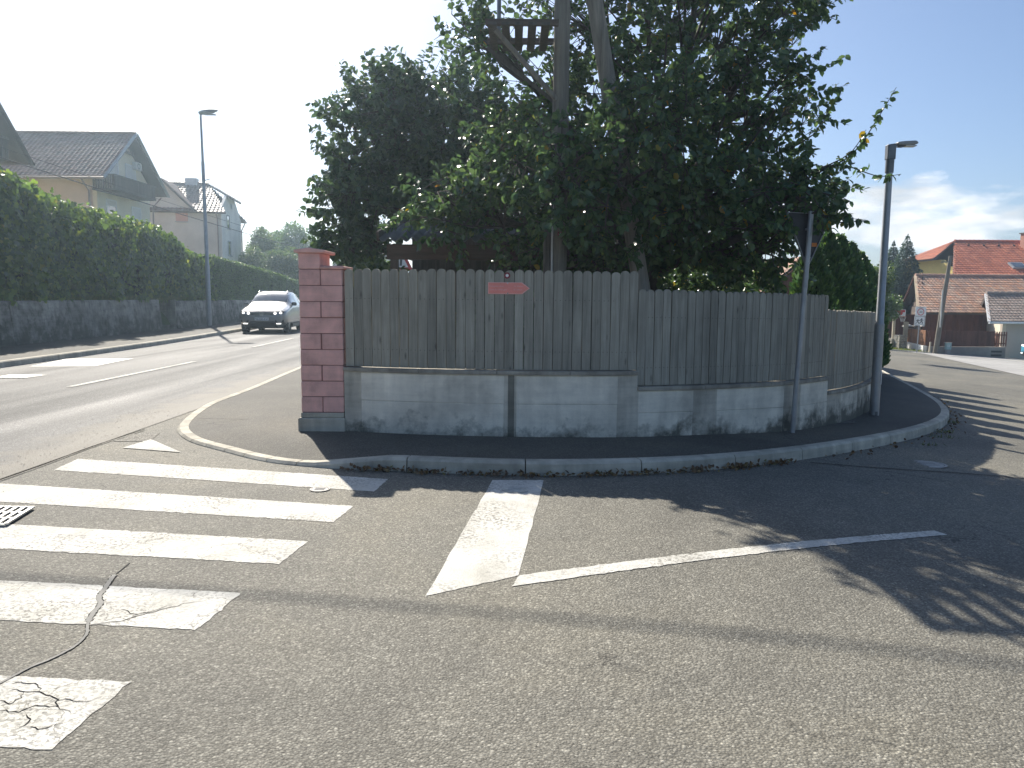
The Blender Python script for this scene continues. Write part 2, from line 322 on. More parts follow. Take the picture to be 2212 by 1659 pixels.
def carpaint(name, c, metal):
    t = MT(name); n = t.noise(t.vec(), 900, 1); t.col(t.mix(0.08, c, t.ramp(n, [(0.4, 0.6), (0.6, 1.4)]), 'MULTIPLY')).rough(0.34).metal(metal); t.b.inputs['Coat Weight'].default_value = 1.0; t.b.inputs['Coat Roughness'].default_value = 0.04; MATS[name] = t.m
carpaint('paint_silver', (0.30, 0.295, 0.285), 0.6); carpaint('paint_blue', (0.10, 0.42, 0.58), 0.2)
def clear_glass():
    t = MT('car_glass'); t.col((0.02, 0.025, 0.028)).rough(0.03).spec(0.8)
    tr = t.n('ShaderNodeBsdfTransparent'); tr.inputs['Color'].default_value = (0.75, 0.82, 0.82, 1); ms = t.n('ShaderNodeMixShader'); ms.inputs['Fac'].default_value = 0.45
    t.l(t.b.outputs[0], ms.inputs[1]); t.l(tr.outputs[0], ms.inputs[2]); t.l(ms.outputs[0], t.out.inputs['Surface']); MATS['car_glass'] = t.m
clear_glass()
def yard_paving():
    t = MT('paving'); v = t.vec(); b = t.n('ShaderNodeTexBrick'); t.l(v, b.inputs['Vector']); b.inputs['Scale'].default_value = 1.0
    b.inputs['Brick Width'].default_value = 3.2; b.inputs['Row Height'].default_value = 1.6; b.inputs['Mortar Size'].default_value = 0.03; b.offset = 0.0
    b.inputs['Color1'].default_value = (0.36, 0.35, 0.33, 1); b.inputs['Color2'].default_value = (0.41, 0.40, 0.375, 1); b.inputs['Mortar'].default_value = (0.16, 0.15, 0.14, 1)
    t.col(t.mix(0.4, b.outputs['Color'], t.ramp(t.noise(v, 1.5, 5), [(0.3, 0.75), (0.7, 1.15)]), 'MULTIPLY')).rough(0.8); MATS['paving'] = t.m
yard_paving()

# ------------------------------------------------------------------ object helpers
def tag(o, label=None, cat=None, group=None, kind=None):
    if label: o['label'] = label
    if cat: o['category'] = cat
    if group: o['group'] = group
    if kind: o['kind'] = kind
    return o
def thing(name, loc, label, cat, group=None, rotz=0.0, local=False):
    o = bpy.data.objects.new(name, None); COL.objects.link(o); o.location = loc; o.rotation_euler = (0, 0, rotz); o.empty_display_size = 0.2
    o['_local'] = 1 if local else 0
    return tag(o, label, cat, group)
def origin_of(parent):
    r = parent
    while r.parent: r = r.parent
    if r.type != 'EMPTY' or r.get('_local'): return (0, 0, 0)
    return tuple(r.location)
def V(p): return np.array(p, float)
class MB:
    def __init__(s): s.v = []; s.f = []
    def face(s, *pts):
        i = len(s.v); s.v += [tuple(p) for p in pts]; s.f.append(tuple(range(i, i+len(pts)))); return s
    def hexa(s, p):   # 8 corners: bottom 0-3 ccw, top 4-7
        i = len(s.v); s.v += [tuple(q) for q in p]
        for f in ((3, 2, 1, 0), (4, 5, 6, 7), (0, 1, 5, 4), (1, 2, 6, 5), (2, 3, 7, 6), (3, 0, 4, 7)): s.f.append(tuple(i+k for k in f))
        return s
    def box(s, x0, x1, y0, y1, z0, z1):
        return s.hexa([(x0, y0, z0), (x1, y0, z0), (x1, y1, z0), (x0, y1, z0), (x0, y0, z1), (x1, y0, z1), (x1, y1, z1), (x0, y1, z1)])
    def bar(s, a, b, w, h, up=(0, 0, 1)):
        a, b = V(a), V(b); d = b-a; d = d/np.linalg.norm(d); up = V(up)
        if abs(d@up) > 0.97: up = V((1, 0, 0)) if abs(d[0]) < 0.9 else V((0, 1, 0))
        x = np.cross(d, up); x /= np.linalg.norm(x); y = np.cross(x, d); x = x*w/2; y = y*h/2
        return s.hexa([a-x-y, a+x-y, b+x-y, b-x-y, a-x+y, a+x+y, b+x+y, b-x+y])
    def tube(s, pts, r, n=8, cap=True):
        pts = [V(p) for p in pts]; rs = r if hasattr(r, '__len__') else [r]*len(pts); base = len(s.v); prev = None
        for k, p in enumerate(pts):
            d = pts[min(k+1, len(pts)-1)] - pts[max(k-1, 0)]; d = d/(np.linalg.norm(d)+1e-9)
            ref = prev if prev is not None else (V((0, 0, 1)) if abs(d[2]) < 0.9 else V((0, 1, 0)))
            x = np.cross(d, ref); x /= (np.linalg.norm(x)+1e-9); y = np.cross(x, d); prev = y
            for j in range(n):
                a = 2*math.pi*j/n; s.v.append(tuple(p + rs[k]*(math.cos(a)*x + math.sin(a)*y)))
        for k in range(len(pts)-1):
            for j in range(n):
                j2 = (j+1) % n; s.f.append((base+k*n+j, base+k*n+j2, base+(k+1)*n+j2, base+(k+1)*n+j))
        if cap:
            s.f.append(tuple(base+j for j in reversed(range(n)))); e_ = base+(len(pts)-1)*n; s.f.append(tuple(e_+j for j in range(n)))
        return s
    def prism(s, poly, o, ax, ay, t):    # poly (u,v) in the plane o+u*ax+v*ay, thickness vector t
        o, ax, ay, t = V(o), V(ax), V(ay), V(t); n = len(poly); b = len(s.v)
        A = [o+u*ax+v*ay for u, v in poly]
        s.v += [tuple(p) for p in A] + [tuple(p+t) for p in A]
        s.f.append(tuple(b+i for i in range(n))); s.f.append(tuple(b+n+i for i in reversed(range(n))))
        for i in range(n): j = (i+1) % n; s.f.append((b+i, b+n+i, b+n+j, b+j))
        return s
    def disc(s, c, ax, ay, r, t, n=20, r0=0.0):
        if r0 == 0: return s.prism([(r*math.cos(2*math.pi*i/n), r*math.sin(2*math.pi*i/n)) for i in range(n)], c, ax, ay, t)
        c, ax, ay, t = V(c), V(ax), V(ay), V(t)
        for i in range(n):
            a, b = 2*math.pi*i/n, 2*math.pi*(i+1)/n
            q = [c+R*(math.cos(w)*ax+math.sin(w)*ay) for R, w in ((r0, a), (r, a), (r, b), (r0, b))]; s.hexa([*q, *[p+t for p in q]])
        return s
    def grid(s, fn, nu, nv):
        b = len(s.v)
        for i in range(nu+1):
            for j in range(nv+1): s.v.append(tuple(fn(i/nu, j/nv)))
        for i in range(nu):
            for j in range(nv):
                a = b+i*(nv+1)+j; s.f.append((a, a+nv+1, a+nv+2, a+1))
        return s
    def build(s, name, mat, parent=None, smooth=False, bevel=0.0, kind=None, label=None, loc=None):
        me = bpy.data.meshes.new(name); off = V(origin_of(parent)) if parent else V((0, 0, 0))
        if loc is not None and not parent: off = V(loc)
        me.from_pydata([tuple(V(p)-off) for p in s.v], [], s.f); me.update()
        me.materials.append(MATS[mat])
        if smooth: me.polygons.foreach_set('use_smooth', [True]*len(me.polygons))
        o = bpy.data.objects.new(name, me); COL.objects.link(o)
        if parent: o.parent = parent
        elif loc is not None: o.location = loc
        if bevel:
            m = o.modifiers.new('bevel', 'BEVEL'); m.width = bevel; m.segments = 1; m.limit_method = 'ANGLE'
        if kind: o['kind'] = kind
        if label: o['label'] = label
        return o
def link_copy(src, name, parent, loc=(0, 0, 0), rotz=0.0, scale=None):
    o = bpy.data.objects.new(name, src.data if hasattr(src, 'data') else src); COL.objects.link(o); o.parent = parent; o.location = loc; o.rotation_euler = (0, 0, rotz)
    if scale: o.scale = scale
    return o
def soft(o, ang=40):
    me = o.data; me.polygons.foreach_set('use_smooth', [True]*len(me.polygons)); me.set_sharp_from_angle(angle=math.radians(ang)); return o
def np_mesh(name, verts, loops, lens, mat, parent=None, smooth=False, kind=None):
    me = bpy.data.meshes.new(name); me.vertices.add(len(verts)); me.vertices.foreach_set('co', np.asarray(verts, np.float32).ravel())
    me.loops.add(len(loops)); me.loops.foreach_set('vertex_index', np.asarray(loops, np.int32))
    me.polygons.add(len(lens)); st = np.concatenate([[0], np.cumsum(lens)[:-1]]).astype(np.int32)
    me.polygons.foreach_set('loop_start', st); me.polygons.foreach_set('loop_total', np.asarray(lens, np.int32))
    if smooth: me.polygons.foreach_set('use_smooth', np.ones(len(lens), bool))
    me.update(calc_edges=True); me.validate(); me.materials.append(MATS[mat])
    o = bpy.data.objects.new(name, me); COL.objects.link(o)
    if parent: o.parent = parent
    if kind: o['kind'] = kind
    return o
LEAF = {
 'ovate': ([(0, 0, 0), (.28, .30, .05), (.28, -.30, .05), (.68, .27, .03), (.68, -.27, .03), (1, 0, -.16), (.5, 0, -.04)], [(0, 6, 1), (0, 2, 6), (1, 6, 3), (6, 2, 4), (3, 6, 5), (6, 4, 5)]),
 'vine': ([(0, 0, 0), (-.1, .3, .06), (.25, .55, .0), (.42, .3, .06), (.75, .38, -.05), (1.05, 0, -.12), (.75, -.38, -.05), (.42, -.3, .06), (.25, -.55, .0), (-.1, -.3, .06)], [(0, 5, 4, 3, 2, 1), (0, 9, 8, 7, 6, 5)]),
 'small': ([(0, 0, 0), (.45, .34, .05), (.45, -.34, .05), (1, 0, -.05)], [(0, 3, 1), (0, 2, 3)]),
 'spray': ([(0, 0, 0), (.5, .22, .0), (.5, -.22, .0), (1, .1, .08), (1, -.1, -.08)], [(0, 2, 1), (1, 2, 4, 3)]),
 'blade': ([(0, .05, 0), (0, -.05, 0), (.6, 0.03, .1), (1, 0, .3)], [(0, 1, 2), (2, 1, 3)]),
}
def unit(a): return a/(np.linalg.norm(a, axis=1, keepdims=True)+1e-9)
def leaves(name, pos, dr, nrm, size, shape, mat, parent=None, kind='stuff'):
    tv, tf = LEAF[shape]; tv = np.array(tv); n = len(pos); k = len(tv)
    dr = unit(dr); side = unit(np.cross(nrm, dr)); up = np.cross(dr, side)
    vs = pos[:, None, :] + size[:, None, None]*(tv[None, :, 0:1]*dr[:, None, :] + tv[None, :, 1:2]*side[:, None, :] + tv[None, :, 2:3]*up[:, None, :])
    if parent: vs = vs - V(origin_of(parent))
    fl = np.concatenate([np.array(f) for f in tf]); ln = np.array([len(f) for f in tf])
    return np_mesh(name, vs.reshape(-1, 3), (fl[None, :] + (np.arange(n)*k)[:, None]).ravel(), np.tile(ln, n), mat, parent, kind=kind)
def catmull(pts, step=0.1):
    P = [V(p) for p in pts]; P = [2*P[0]-P[1]] + P + [2*P[-1]-P[-2]]; out = []
    for i in range(1, len(P)-2):
        n = max(2, int(np.linalg.norm(P[i+1]-P[i])/step))
        for k in range(n):
            t = k/n; out.append(0.5*((2*P[i]) + (-P[i-1]+P[i+1])*t + (2*P[i-1]-5*P[i]+4*P[i+1]-P[i+2])*t*t + (-P[i-1]+3*P[i]-3*P[i+1]+P[i+2])*t**3))
    out.append(P[-2]); return np.array(out)
class Path:
    def __init__(s, pts, step=0.05):
        s.p = catmull(pts, step); d = np.linalg.norm(np.diff(s.p, axis=0), axis=1); s.s = np.concatenate([[0], np.cumsum(d)]); s.L = s.s[-1]
    def at(s, t): return V([np.interp(t, s.s, s.p[:, k]) for k in range(s.p.shape[1])])
    def tan(s, t):
        a, b = s.at(max(0, t-0.04)), s.at(min(s.L, t+0.04)); d = (b-a)[:2]; return d/np.linalg.norm(d)
    def near(s, x, y): return s.s[np.argmin((s.p[:, 0]-x)**2 + (s.p[:, 1]-y)**2)]
def text(body, size, o, ax, ay, mat, parent, name='lettering', align='LEFT', ext=0.0006):
    cu = bpy.data.curves.new('txt', 'FONT'); cu.body = body; cu.size = size; cu.align_x = align; cu.extrude = ext; cu.resolution_u = 3
    to = bpy.data.objects.new('txt', cu); me = bpy.data.meshes.new_from_object(to); bpy.data.objects.remove(to); bpy.data.curves.remove(cu)
    ax, ay, o = V(ax), V(ay), V(o)-V(origin_of(parent)); az = np.cross(ax, ay)
    for v in me.vertices: v.co = Vector(tuple(o + v.co[0]*ax + v.co[1]*ay + v.co[2]*az))
    me.materials.clear(); me.materials.append(MATS[mat]); ob = bpy.data.objects.new(name, me); COL.objects.link(ob); ob.parent = parent; return ob

# ------------------------------------------------------------------ setting: ground, roads, pavements, kerbs
def structure(o): o['kind'] = 'structure'; return o
def axis_pts(lo, hi, dense_lo, dense_hi, step):
    a = list(np.arange(dense_lo, dense_hi+1e-6, step)); x = dense_lo; k = step
    while x > lo: k *= 1.5; x -= k; a.insert(0, max(x, lo))
    x = dense_hi; k = step
    while x < hi: k *= 1.5; x += k; a.append(min(x, hi))
    return a
def sheet(name, xs, ys, zf, mat):
    vs = [(x, y, zf(x, y)) for x in xs for y in ys]; n = len(ys)
    fs = [(i*n+j, (i+1)*n+j, (i+1)*n+j+1, i*n+j+1) for i in range(len(xs)-1) for j in range(n-1)]
    m = MB(); m.v = vs; m.f = fs; return structure(m.build(name, mat, smooth=True))
def gz(x, y):
    z = tz(x, y)-0.05
    if y > -20 and x < -12.6:
        d = bank_x(y)-0.4-x
        if d > 0: z += min(1.0, d/0.3)*1.18 + min(max(d-0.3, 0), 22)*0.05
    return z
sheet('ground', axis_pts(-290, 290, -40, 60, 0.5), axis_pts(-290, 290, -20, 80, 2.0), gz, 'meadow')
side_road = sheet('side_road', axis_pts(-4.6, 46, -4.6, 12, 0.4), axis_pts(-14, 70, -14, 30, 0.5), lambda x, y: tz(x, y), 'asphalt_side')
m = MB(); m.grid(lambda u, v: ((-10.02+6.0*u + road_c(-20+170*v)), -20+170*v, tz(-10+6*u)+0.005), 12, 170); main_road = structure(m.build('main_road', 'asphalt_main', smooth=True))

# corner pavement: kerb line (road side) and property line
KL = Path([(-7.6, 70), (-5.6, 40), (-4.97, 30), (-4.23, 15.4), (-4.01, 11.7), (-3.95, 9.8), (-3.73, 8.49), (-3.3, 7.65), (-2.71, 7.08), (-2.02, 6.56), (-1.15, 6.36), (0.48, 6.25), (2.06, 6.80), (4.10, 8.44), (5.88, 10.38), (7.1, 12.45), (8.28, 15.55), (10.3, 21.4), (14.2, 32), (18.5, 44)])
WL = Path([(-1.68, 7.66), (-0.85, 7.50), (-0.02, 7.44), (0.6, 7.46), (1.24, 7.56), (2.2, 7.95), (3.07, 8.46), (3.75, 9.10), (4.45, 9.92), (5.43, 11.47), (6.42, 13.5), (7.5, 15.8), (9.55, 20.2), (13.6, 30.2)])
s_drop0, s_drop1 = KL.near(-3.75, 8.6), KL.near(-1.75, 6.45)
def kerb_h(s):
    if s < s_drop0-1.2: return 0.07
    if s < s_drop0: return 0.07-0.04*(s-s_drop0+1.2)/1.2
    if s < s_drop1: return 0.03
    return min(0.115, 0.03+0.085*(s-s_drop1)/0.75)
kerb = structure(bpy.data.objects.new('kerb', None)); COL.objects.link(kerb)
def kerb_run(path, parent, hf, s0, s1, lens, width, side, mat='concrete_kerb'):
    s = s0; i = 0
    while s < s1-0.05:
        L = lens(s); e_ = min(s+L, s1); m = MB(); n = max(1, int((e_-s)/0.16)); rows = []
        for k in range(n+1):
            q = s+0.005+(e_-s-0.010)*k/n; p = path.at(q); t = path.tan(q); nrm = V((-t[1], t[0]))*side; h = hf(q); z = tz(p[0], p[1])
            a, b = p[:2], p[:2]+nrm*width
            rows.append([(a[0], a[1], z-0.1), (a[0]+nrm[0]*0.012, a[1]+nrm[1]*0.012, z+max(h-0.022, 0.004)), (a[0]+nrm[0]*0.034, a[1]+nrm[1]*0.034, z+h), (b[0], b[1], z+h), (b[0], b[1], z-0.1)])
        base = len(m.v)
        for r_ in rows: m.v += r_
        for k in range(n):
            for j in range(4): a = base+k*5+j; m.f.append((a, a+1, a+6, a+5))
        m.f.append(tuple(base+j for j in range(5))); m.f.append(tuple(base+n*5+j for j in reversed(range(5))))
        soft(m.build('kerb_stone', mat, parent), 35); s = e_; i += 1
kerb_run(KL, kerb, kerb_h, KL.near(-6.2, 50), KL.near(16, 37), lambda s: 0.34 if s_drop0-0.3 < s < s_drop1-0.25 else 1.0, 0.125, 1)
m = MB(); N = 420; rows = []
s_a, s_b = KL.near(-6.2, 50), KL.near(16, 37)
inner = Path([(-4.6, 50), (-3.3, 30), (-2.35, 16), (-2.16, 10), (-2.16, 8.2), (-2.0, 7.75), (-1.6, 7.72), (-0.02, 7.5), (1.24, 7.62), (3.07, 8.52), (4.45, 9.98), (5.43, 11.53), (6.42, 13.56), (7.5, 15.86), (9.55, 20.3), (13.4, 30.2), (15.8, 37)])
keyk = [KL.near(*p) for p in ((-6.2, 50), (-4.97, 30), (-4.23, 15.4), (-3.9, 9.6), (-3.3, 7.65), (-2.02, 6.56), (-1.15, 6.36), (0.48, 6.25), (2.06, 6.8), (4.1, 8.44), (5.88, 10.38), (7.1, 12.45), (8.28, 15.55), (10.3, 21.4), (16, 37))]
keyi = [inner.near(*p) for p in ((-4.6, 50), (-3.3, 30), (-2.35, 16), (-2.16, 10), (-2.16, 8.2), (-2.0, 7.75), (-1.3, 7.68), (0.2, 7.5), (1.6, 7.7), (3.5, 8.9), (4.9, 10.6), (5.9, 12.5), (7.2, 15.4), (9.3, 20.3), (15.6, 37))]
for i in range(N+1):
    s = s_a+(s_b-s_a)*i/N; p = KL.at(s); t = KL.tan(s); nrm = V((-t[1], t[0])); a = p[:2]+nrm*0.122; b = inner.at(np.interp(s, keyk, keyi))[:2]; h0 = kerb_h(s)-0.004
    for j in range(9):
        w = j/8; q = a*(1-w)+b*w; m.v.append((q[0], q[1], tz(q[0])+h0*(1-min(1, w*2.2))+0.105*min(1, w*2.2)))
for i in range(N):
    for j in range(8): a = i*9+j; m.f.append((a, a+1, a+10, a+9))
pave = structure(m.build('pavement', 'asphalt_walk', smooth=True))
# far pavement of the main road
FK = Path([(-10.02+road_c(y), y) for y in (2, 8, 15, 20, 25, 30, 36, 45, 60, 90)])
kerb2 = structure(bpy.data.objects.new('kerb_far', None)); COL.objects.link(kerb2)
kerb_run(FK, kerb2, lambda s: 0.13, 4, 70, lambda s: 1.0, 0.15, 1)
m = MB(); m.grid(lambda u, v: (((-10.16+road_c(2+88*v))*(1-u)+(bank_x(2+88*v)-0.2)*u), 2+88*v, 0.122), 6, 90); structure(m.build('pavement_far', 'asphalt_walk', smooth=True))
# garden soil behind the fence
m = MB(); gpth = [(-2.1, 8.0), (-1.6, 7.8), (0, 7.6), (1.24, 7.7), (3.0, 8.6), (4.4, 10.1), (5.3, 11.6), (7.2, 15.8), (9.0, 20), (11, 26), (4, 30), (-2.2, 30)]
m.face(*[(x, y, tz(x)+0.13) for x, y in gpth]); structure(m.build('garden_ground', 'soil'))
# paved yard by the far houses
yp = [gp(1997, 765), gp(2212, 813)]
m2 = MB()
A, B = V(yp[0]), V(yp[1]); dirL = (B-A)
m2.grid(lambda u, v: (lambda q: (q[0], q[1], tz(q[0])+0.012))((A+dirL*(u*2.0))*(1-v) + V((A[0]+60*u, 43.5))*v), 24, 10); structure(m2.build('paved_yard', 'paving', smooth=True))

# ------------------------------------------------------------------ road markings (children of the road they are painted on)
def ground_poly(pts, z, name, mat, parent, sub=10):
    # quads only, subdivided so that the sheet follows the terrain
    m = MB(); a, b, c, d = [V(p) for p in pts]
    sub = max(sub, int(np.linalg.norm(b-a)/.03))
    def fn(u, v):
        q = (a*(1-u)+b*u)*(1-v) + (d*(1-u)+c*u)*v
        if v in (0.0, 1.0) or u in (0.0, 1.0): q = q+np.array([RNG.gauss(0, .0035), RNG.gauss(0, .0035)])
        return (q[0], q[1], tz(q[0])+z)
    m.grid(fn, sub, 12)
    return m.build(name, mat, parent)
def toleft(p, q, x): t = (x-q[0])/(p[0]-q[0]); return (x, q[1]+(p[1]-q[1])*t)
Z = [((168.6, 991.6), (838.4, 1035.4), (807.8, 1062.5), (116, 1015.7), None), ((8.8, 1045.5), (764, 1093.6), (720, 1128.6), (0, 1084.4), -4.15), ((0, 1131.7), (665.5, 1170), (604, 1219), (0, 1185.6), -4.2),
     ((0, 1254.3), (521, 1281.5), (424.7, 1360.7), (0, 1340.6), -4.25), ((0, 1460), (284.6, 1474.5), (107, 1622), (0, 1613), -4.3)]
for tl, tr_, br, bl, xl in Z:
    p = [gp(*q) for q in (tl, tr_, br, bl)]
    if xl is not None: p[0] = toleft(p[0], p[1], xl); p[3] = toleft(p[3], p[2], xl-0.05)
    ground_poly(p, 0.0025, 'crossing_stripe', 'paint_zebra', side_road, 16)
m = MB(); tri = [gp(326, 950), gp(391.9, 978.5), gp(265, 968.4)]; m.face(*[(x, y, 0.004) for x, y in tri][::-1]); m.build('yield_triangle', 'paint_zebra', side_road)
ground_poly([gp(289, 938), gp(346, 936), gp(322, 954), gp(243, 954)], 0.004, 'faded_marking', 'paint_faded', side_road)
ground_poly([gp(1064.6, 1037.4), gp(1174.4, 1037.8), gp(1120.4, 1244), gp(917.7, 1288.5)], 0.0025, 'stop_line', 'paint_line', side_road, 6)
ground_poly([gp(1120.4, 1244), gp(2018, 1146.5), gp(2046, 1156), gp(1108, 1267.5)], 0.0035, 'centre_line', 'paint_line', side_road, 20)
for a, b, w in (((150, 837), (420, 782), .115), ((545, 751), (632, 731.5), .115)):
    p, q = V(gp(*a)), V(gp(*b)); d = (q-p)/np.linalg.norm(q-p); nn = V((-d[1], d[0]))*w/2
    m = MB(); m.grid(lambda u, v: (lambda k: (k[0], k[1], 0.011))(p+(q-p)*u+nn*(2*v-1)), 4, 1); m.build('lane_dash', 'paint_line', main_road)
for k in range(2):
    y0 = 33+9*k; m = MB(); m.grid(lambda u, v: (-7.02+road_c(y0+4*u)+(v-.5)*.115, y0+4*u, 0.011), 4, 1); m.build('lane_dash', 'paint_line', main_road)
def road_quad(pix, z, name, mat):
    m = MB(); m.face(*[(x, y, z) for x, y in [gp(*q) for q in pix]][::-1]); return m.build(name, mat, main_road)
road_quad([(143, 776), (290, 775), (205, 792), (62, 793)], 0.010, 'asphalt_patch', 'patch_asphalt')
# sealed crack running through the crossing
def zb(X, Y): return gp(X/2.284, 932.5+Y/2.284)
ck = [zb(*q) for q in ((640, 650), (590, 690), (560, 715), (522, 770), (488, 820), (497, 850), (452, 910), (432, 960), (428, 1000), (370, 1060), (260, 1120), (150, 1165), (0, 1245), (-180, 1330))]
cp = Path([(x, y) for x, y in ck], 0.02)
def ribbon(path, wf, z, name, mat, parent, n=None):
    n = n or int(path.L/0.02); m = MB()
    for k in range(n+1):
        s = path.L*k/n; p = path.at(s); t = path.tan(s); w = wf(k/n)
        for sgn in (-1, 1): ww = w*(0.75+0.5*RNG.random())/2; m.v.append((p[0]-t[1]*ww*sgn, p[1]+t[0]*ww*sgn, tz(p[0])+z))
    for k in range(n): m.f.append((2*k, 2*k+1, 2*k+3, 2*k+2))
    return m.build(name, mat, parent)
ribbon(cp, lambda u: 0.007 if u < 0.12 else (0.030 if u < 0.52 else 0.017), 0.0035, 'crack_edge', 'crackline', side_road, int(cp.L/.011))
ribbon(cp, lambda u: 0.002 if u < 0.12 else (0.024 if u < 0.52 else 0.0135), 0.0045, 'crack_filling', 'tar', side_road, int(cp.L/.011))
for pts in (((0, 1380), (90, 1385), (170, 1355), (290, 1360), (350, 1395)), ((60, 1275), (200, 1295), (300, 1325), (420, 1338), (500, 1320)), ((450, 955), (600, 935), (760, 890), (900, 855), (1040, 830)), ((130, 1400), (140, 1440), (90, 1470)), ((0, 1330), (60, 1345), (110, 1310), (115, 1290)), ((290, 1360), (270, 1330), (300, 1318)), ((60, 1250), (110, 1240), (170, 1252), (210, 1290)), ((150, 1460), (230, 1470), (280, 1450)), ((600, 880), (680, 905), (760, 890), (850, 850))):
    q = [zb(*a) for a in pts]; jj = [q[0]]
    for a, b in zip(q, q[1:]):
        for t in (.2, .4, .6, .8, 1): jj.append((a[0]+(b[0]-a[0])*t+RNG.uniform(-.009, .009), a[1]+(b[1]-a[1])*t+RNG.uniform(-.009, .009)))
    ribbon(Path(jj, .01), lambda u: 0.0036*math.sin(math.pi*min(1, .15+u*.85))+.001, 0.004, 'hairline_crack', 'crackline', side_road)
# tarred seam across the side street and across the pavement
sj = Path([gp(1750, 1000), gp(1900, 1012), gp(2060, 1022), gp(2230, 1036)], .05); ribbon(sj, lambda u: .018, .006, 'seam', 'crackline', side_road)
bj = Path([(-4.0, 2.0), (-4.02, 4), (-3.98, 6.2), (-4.0, 7.2), (-3.96, 8.2)], .05); ribbon(bj, lambda u: .016, .012, 'seam', 'crackline', side_road)
sj = Path([gp(425, 903, .1), gp(520, 905, .1), gp(645, 906, .1)], .05); ribbon(sj, lambda u: .012, .098, 'seam', 'crackline', pave)

# ------------------------------------------------------------------ covers and grates
def cover(px, py, r, label, mat, h=0.0, name='manhole_cover'):
    x, y = gp(px, py, h); z = tz(x)+h+0.001; t = thing(name, (x, y, z), label, 'manhole cover')
    MB().disc((x, y, z), (1, 0, 0), (0, 1, 0), r, (0, 0, 0.003), 28, r*0.86).build('rim', mat, t)
    MB().disc((x, y, z), (1, 0, 0), (0, 1, 0), r*0.82, (0, 0, 0.002), 28).build('lid', mat, t)
    m = MB()
    for k in range(-2, 3): m.box(x-r*.5, x+r*.5, y+k*r*.22-r*.04, y+k*r*.22+r*.04, z+.002, z+.004)
    m.build('ribs', mat, t)
cover(691, 1057, 0.075, 'small round valve cover set in the end of the longest crossing stripe', 'patch_asphalt', .004)
cover(1112, 1058, 0.10, 'small round iron cover set in the broad white give way line', 'cover_worn', .004)
cover(1812, 910, 0.19, 'round cover in the pavement beside the grey street lamp', 'cover_dark', .105)
cover(2005, 1003, 0.17, 'round cover in the side street at the edge of the leafy shadow', 'patch_asphalt')
gx, gy = gp(20, 1115); t = thing('drain_grate', (gx, gy, 0.006), 'square iron drain grate beside the second zebra stripe', 'grate')
P4 = [gp(-60, 1099), gp(72, 1101), gp(0, 1138), gp(-130, 1136)]
ca, cb, cd = V(P4[0]), V(P4[1]), V(P4[3]); ex = (cb-ca); ey = (cd-ca)
for k in range(9):
    a, b = ca+ex*k/8, ca+ex*k/8+ey; MB().bar((a[0], a[1], .016), (b[0], b[1], .016), .022, .012).build('bar', 'grate_iron', t)
for k in range(4):
    a, b = ca+ey*k/3, ca+ey*k/3+ex; MB().bar((a[0], a[1], .012), (b[0], b[1], .012), .022, .012).build('cross_bar', 'grate_iron', t)
m = MB(); m.face(*[(p[0], p[1], .0065) for p in (ca, cb, cb+ey, cd)]); m.build('pit', 'cover_dark', t)
x, y = gp(34, 811); t = thing('drain_grate', (x, y, 0.008), 'pale iron drain grate in the main road', 'grate')
q = [gp(-20, 818), gp(57, 818), gp(103, 811), gp(20, 811)]
m = MB(); m.face(*[(a, b, .0105) for a, b in q]); m.build('frame', 'patch_asphalt', t)
ca, cb, cd = V(q[0]), V(q[1]), V(q[3])
for k in range(7):
    a = ca+(cb-ca)*(k+.5)/7; b = a+(cd-ca); MB().bar((a[0], a[1], .014), (b[0], b[1], .014), .05, .008).build('bar', 'grate_iron', t)

# ------------------------------------------------------------------ dry leaves, weeds, grit
def strew(n, smin, smax, spread, zoff, mat, size, shape, name, up=0.8):
    P = []; 
    for _ in range(n):
        s = RNG.uniform(smin, smax)
        if RNG.random() < 0.6: s = smin+(smax-smin)*((math.floor((s-smin)/(smax-smin)*9)+RNG.gauss(.5, .22))/9)
        s = min(max(s, smin), smax); p = KL.at(s); t = KL.tan(s); d = abs(RNG.gauss(0, spread))+0.01; P.append((p[0]+t[1]*d, p[1]-t[0]*d, tz(p[0])+zoff+RNG.uniform(0, .03)*math.exp(-d*12)))
    P = np.array(P); n = len(P); nr = NR.normal(size=(n, 3))*0.55+np.array([0, 0, 1]); dr = NR.normal(size=(n, 3)); dr[:, 2] *= up
    return leaves(name, P, dr, nr, NR.uniform(*size, n), shape, mat)
o = strew(620, KL.near(-1.4, 6.4), KL.near(2.6, 7.2), 0.035, .012, 'leaf_dry', (.025, .05), 'ovate', 'fallen_leaves')
tag(o, 'dry brown leaves gathered in the gutter below the kerb', 'leaves', None, 'stuff')
o = strew(150, KL.near(3.0, 7.5), KL.near(8.2, 15.3), 0.10, .012, 'leaf_dry', (.03, .055), 'ovate', 'fallen_leaves')
tag(o, 'scattered dry leaves along the curving kerb past the lamp', 'leaves', None, 'stuff')
def weeds(pts, n, h, label, mat='grass_blade', spread=.05, shape='blade'):
    P = []; D = []
    for x, y, z in pts:
        for _ in range(n): P.append((x+RNG.gauss(0, spread*1.6), y+RNG.gauss(0, spread*.6), z)); D.append((RNG.gauss(0, .6), RNG.gauss(0, .6), 1))
    P = np.array(P); D = np.array(D); o = leaves('weeds', P, D, NR.normal(size=P.shape), NR.uniform(h*.4, h, len(P)), shape, mat); tag(o, label, 'weeds', None, 'stuff')
weeds([(*gp(760, 922, .1), .11), (*gp(775, 923, .1), .11), (*gp(960, 928, .1), .11), (*gp(1075, 934, .1), .11)], 40, .06, 'small green weeds at the foot of the pale concrete wall')
weeds([(*gp(2040, 935), tz(5.6)), (*gp(2030, 945), tz(5.4)), (*gp(2050, 915), tz(6.2)), (*gp(2005, 962), tz(5))], 45, .07, 'weeds growing in the gutter on the outside of the kerb bend')
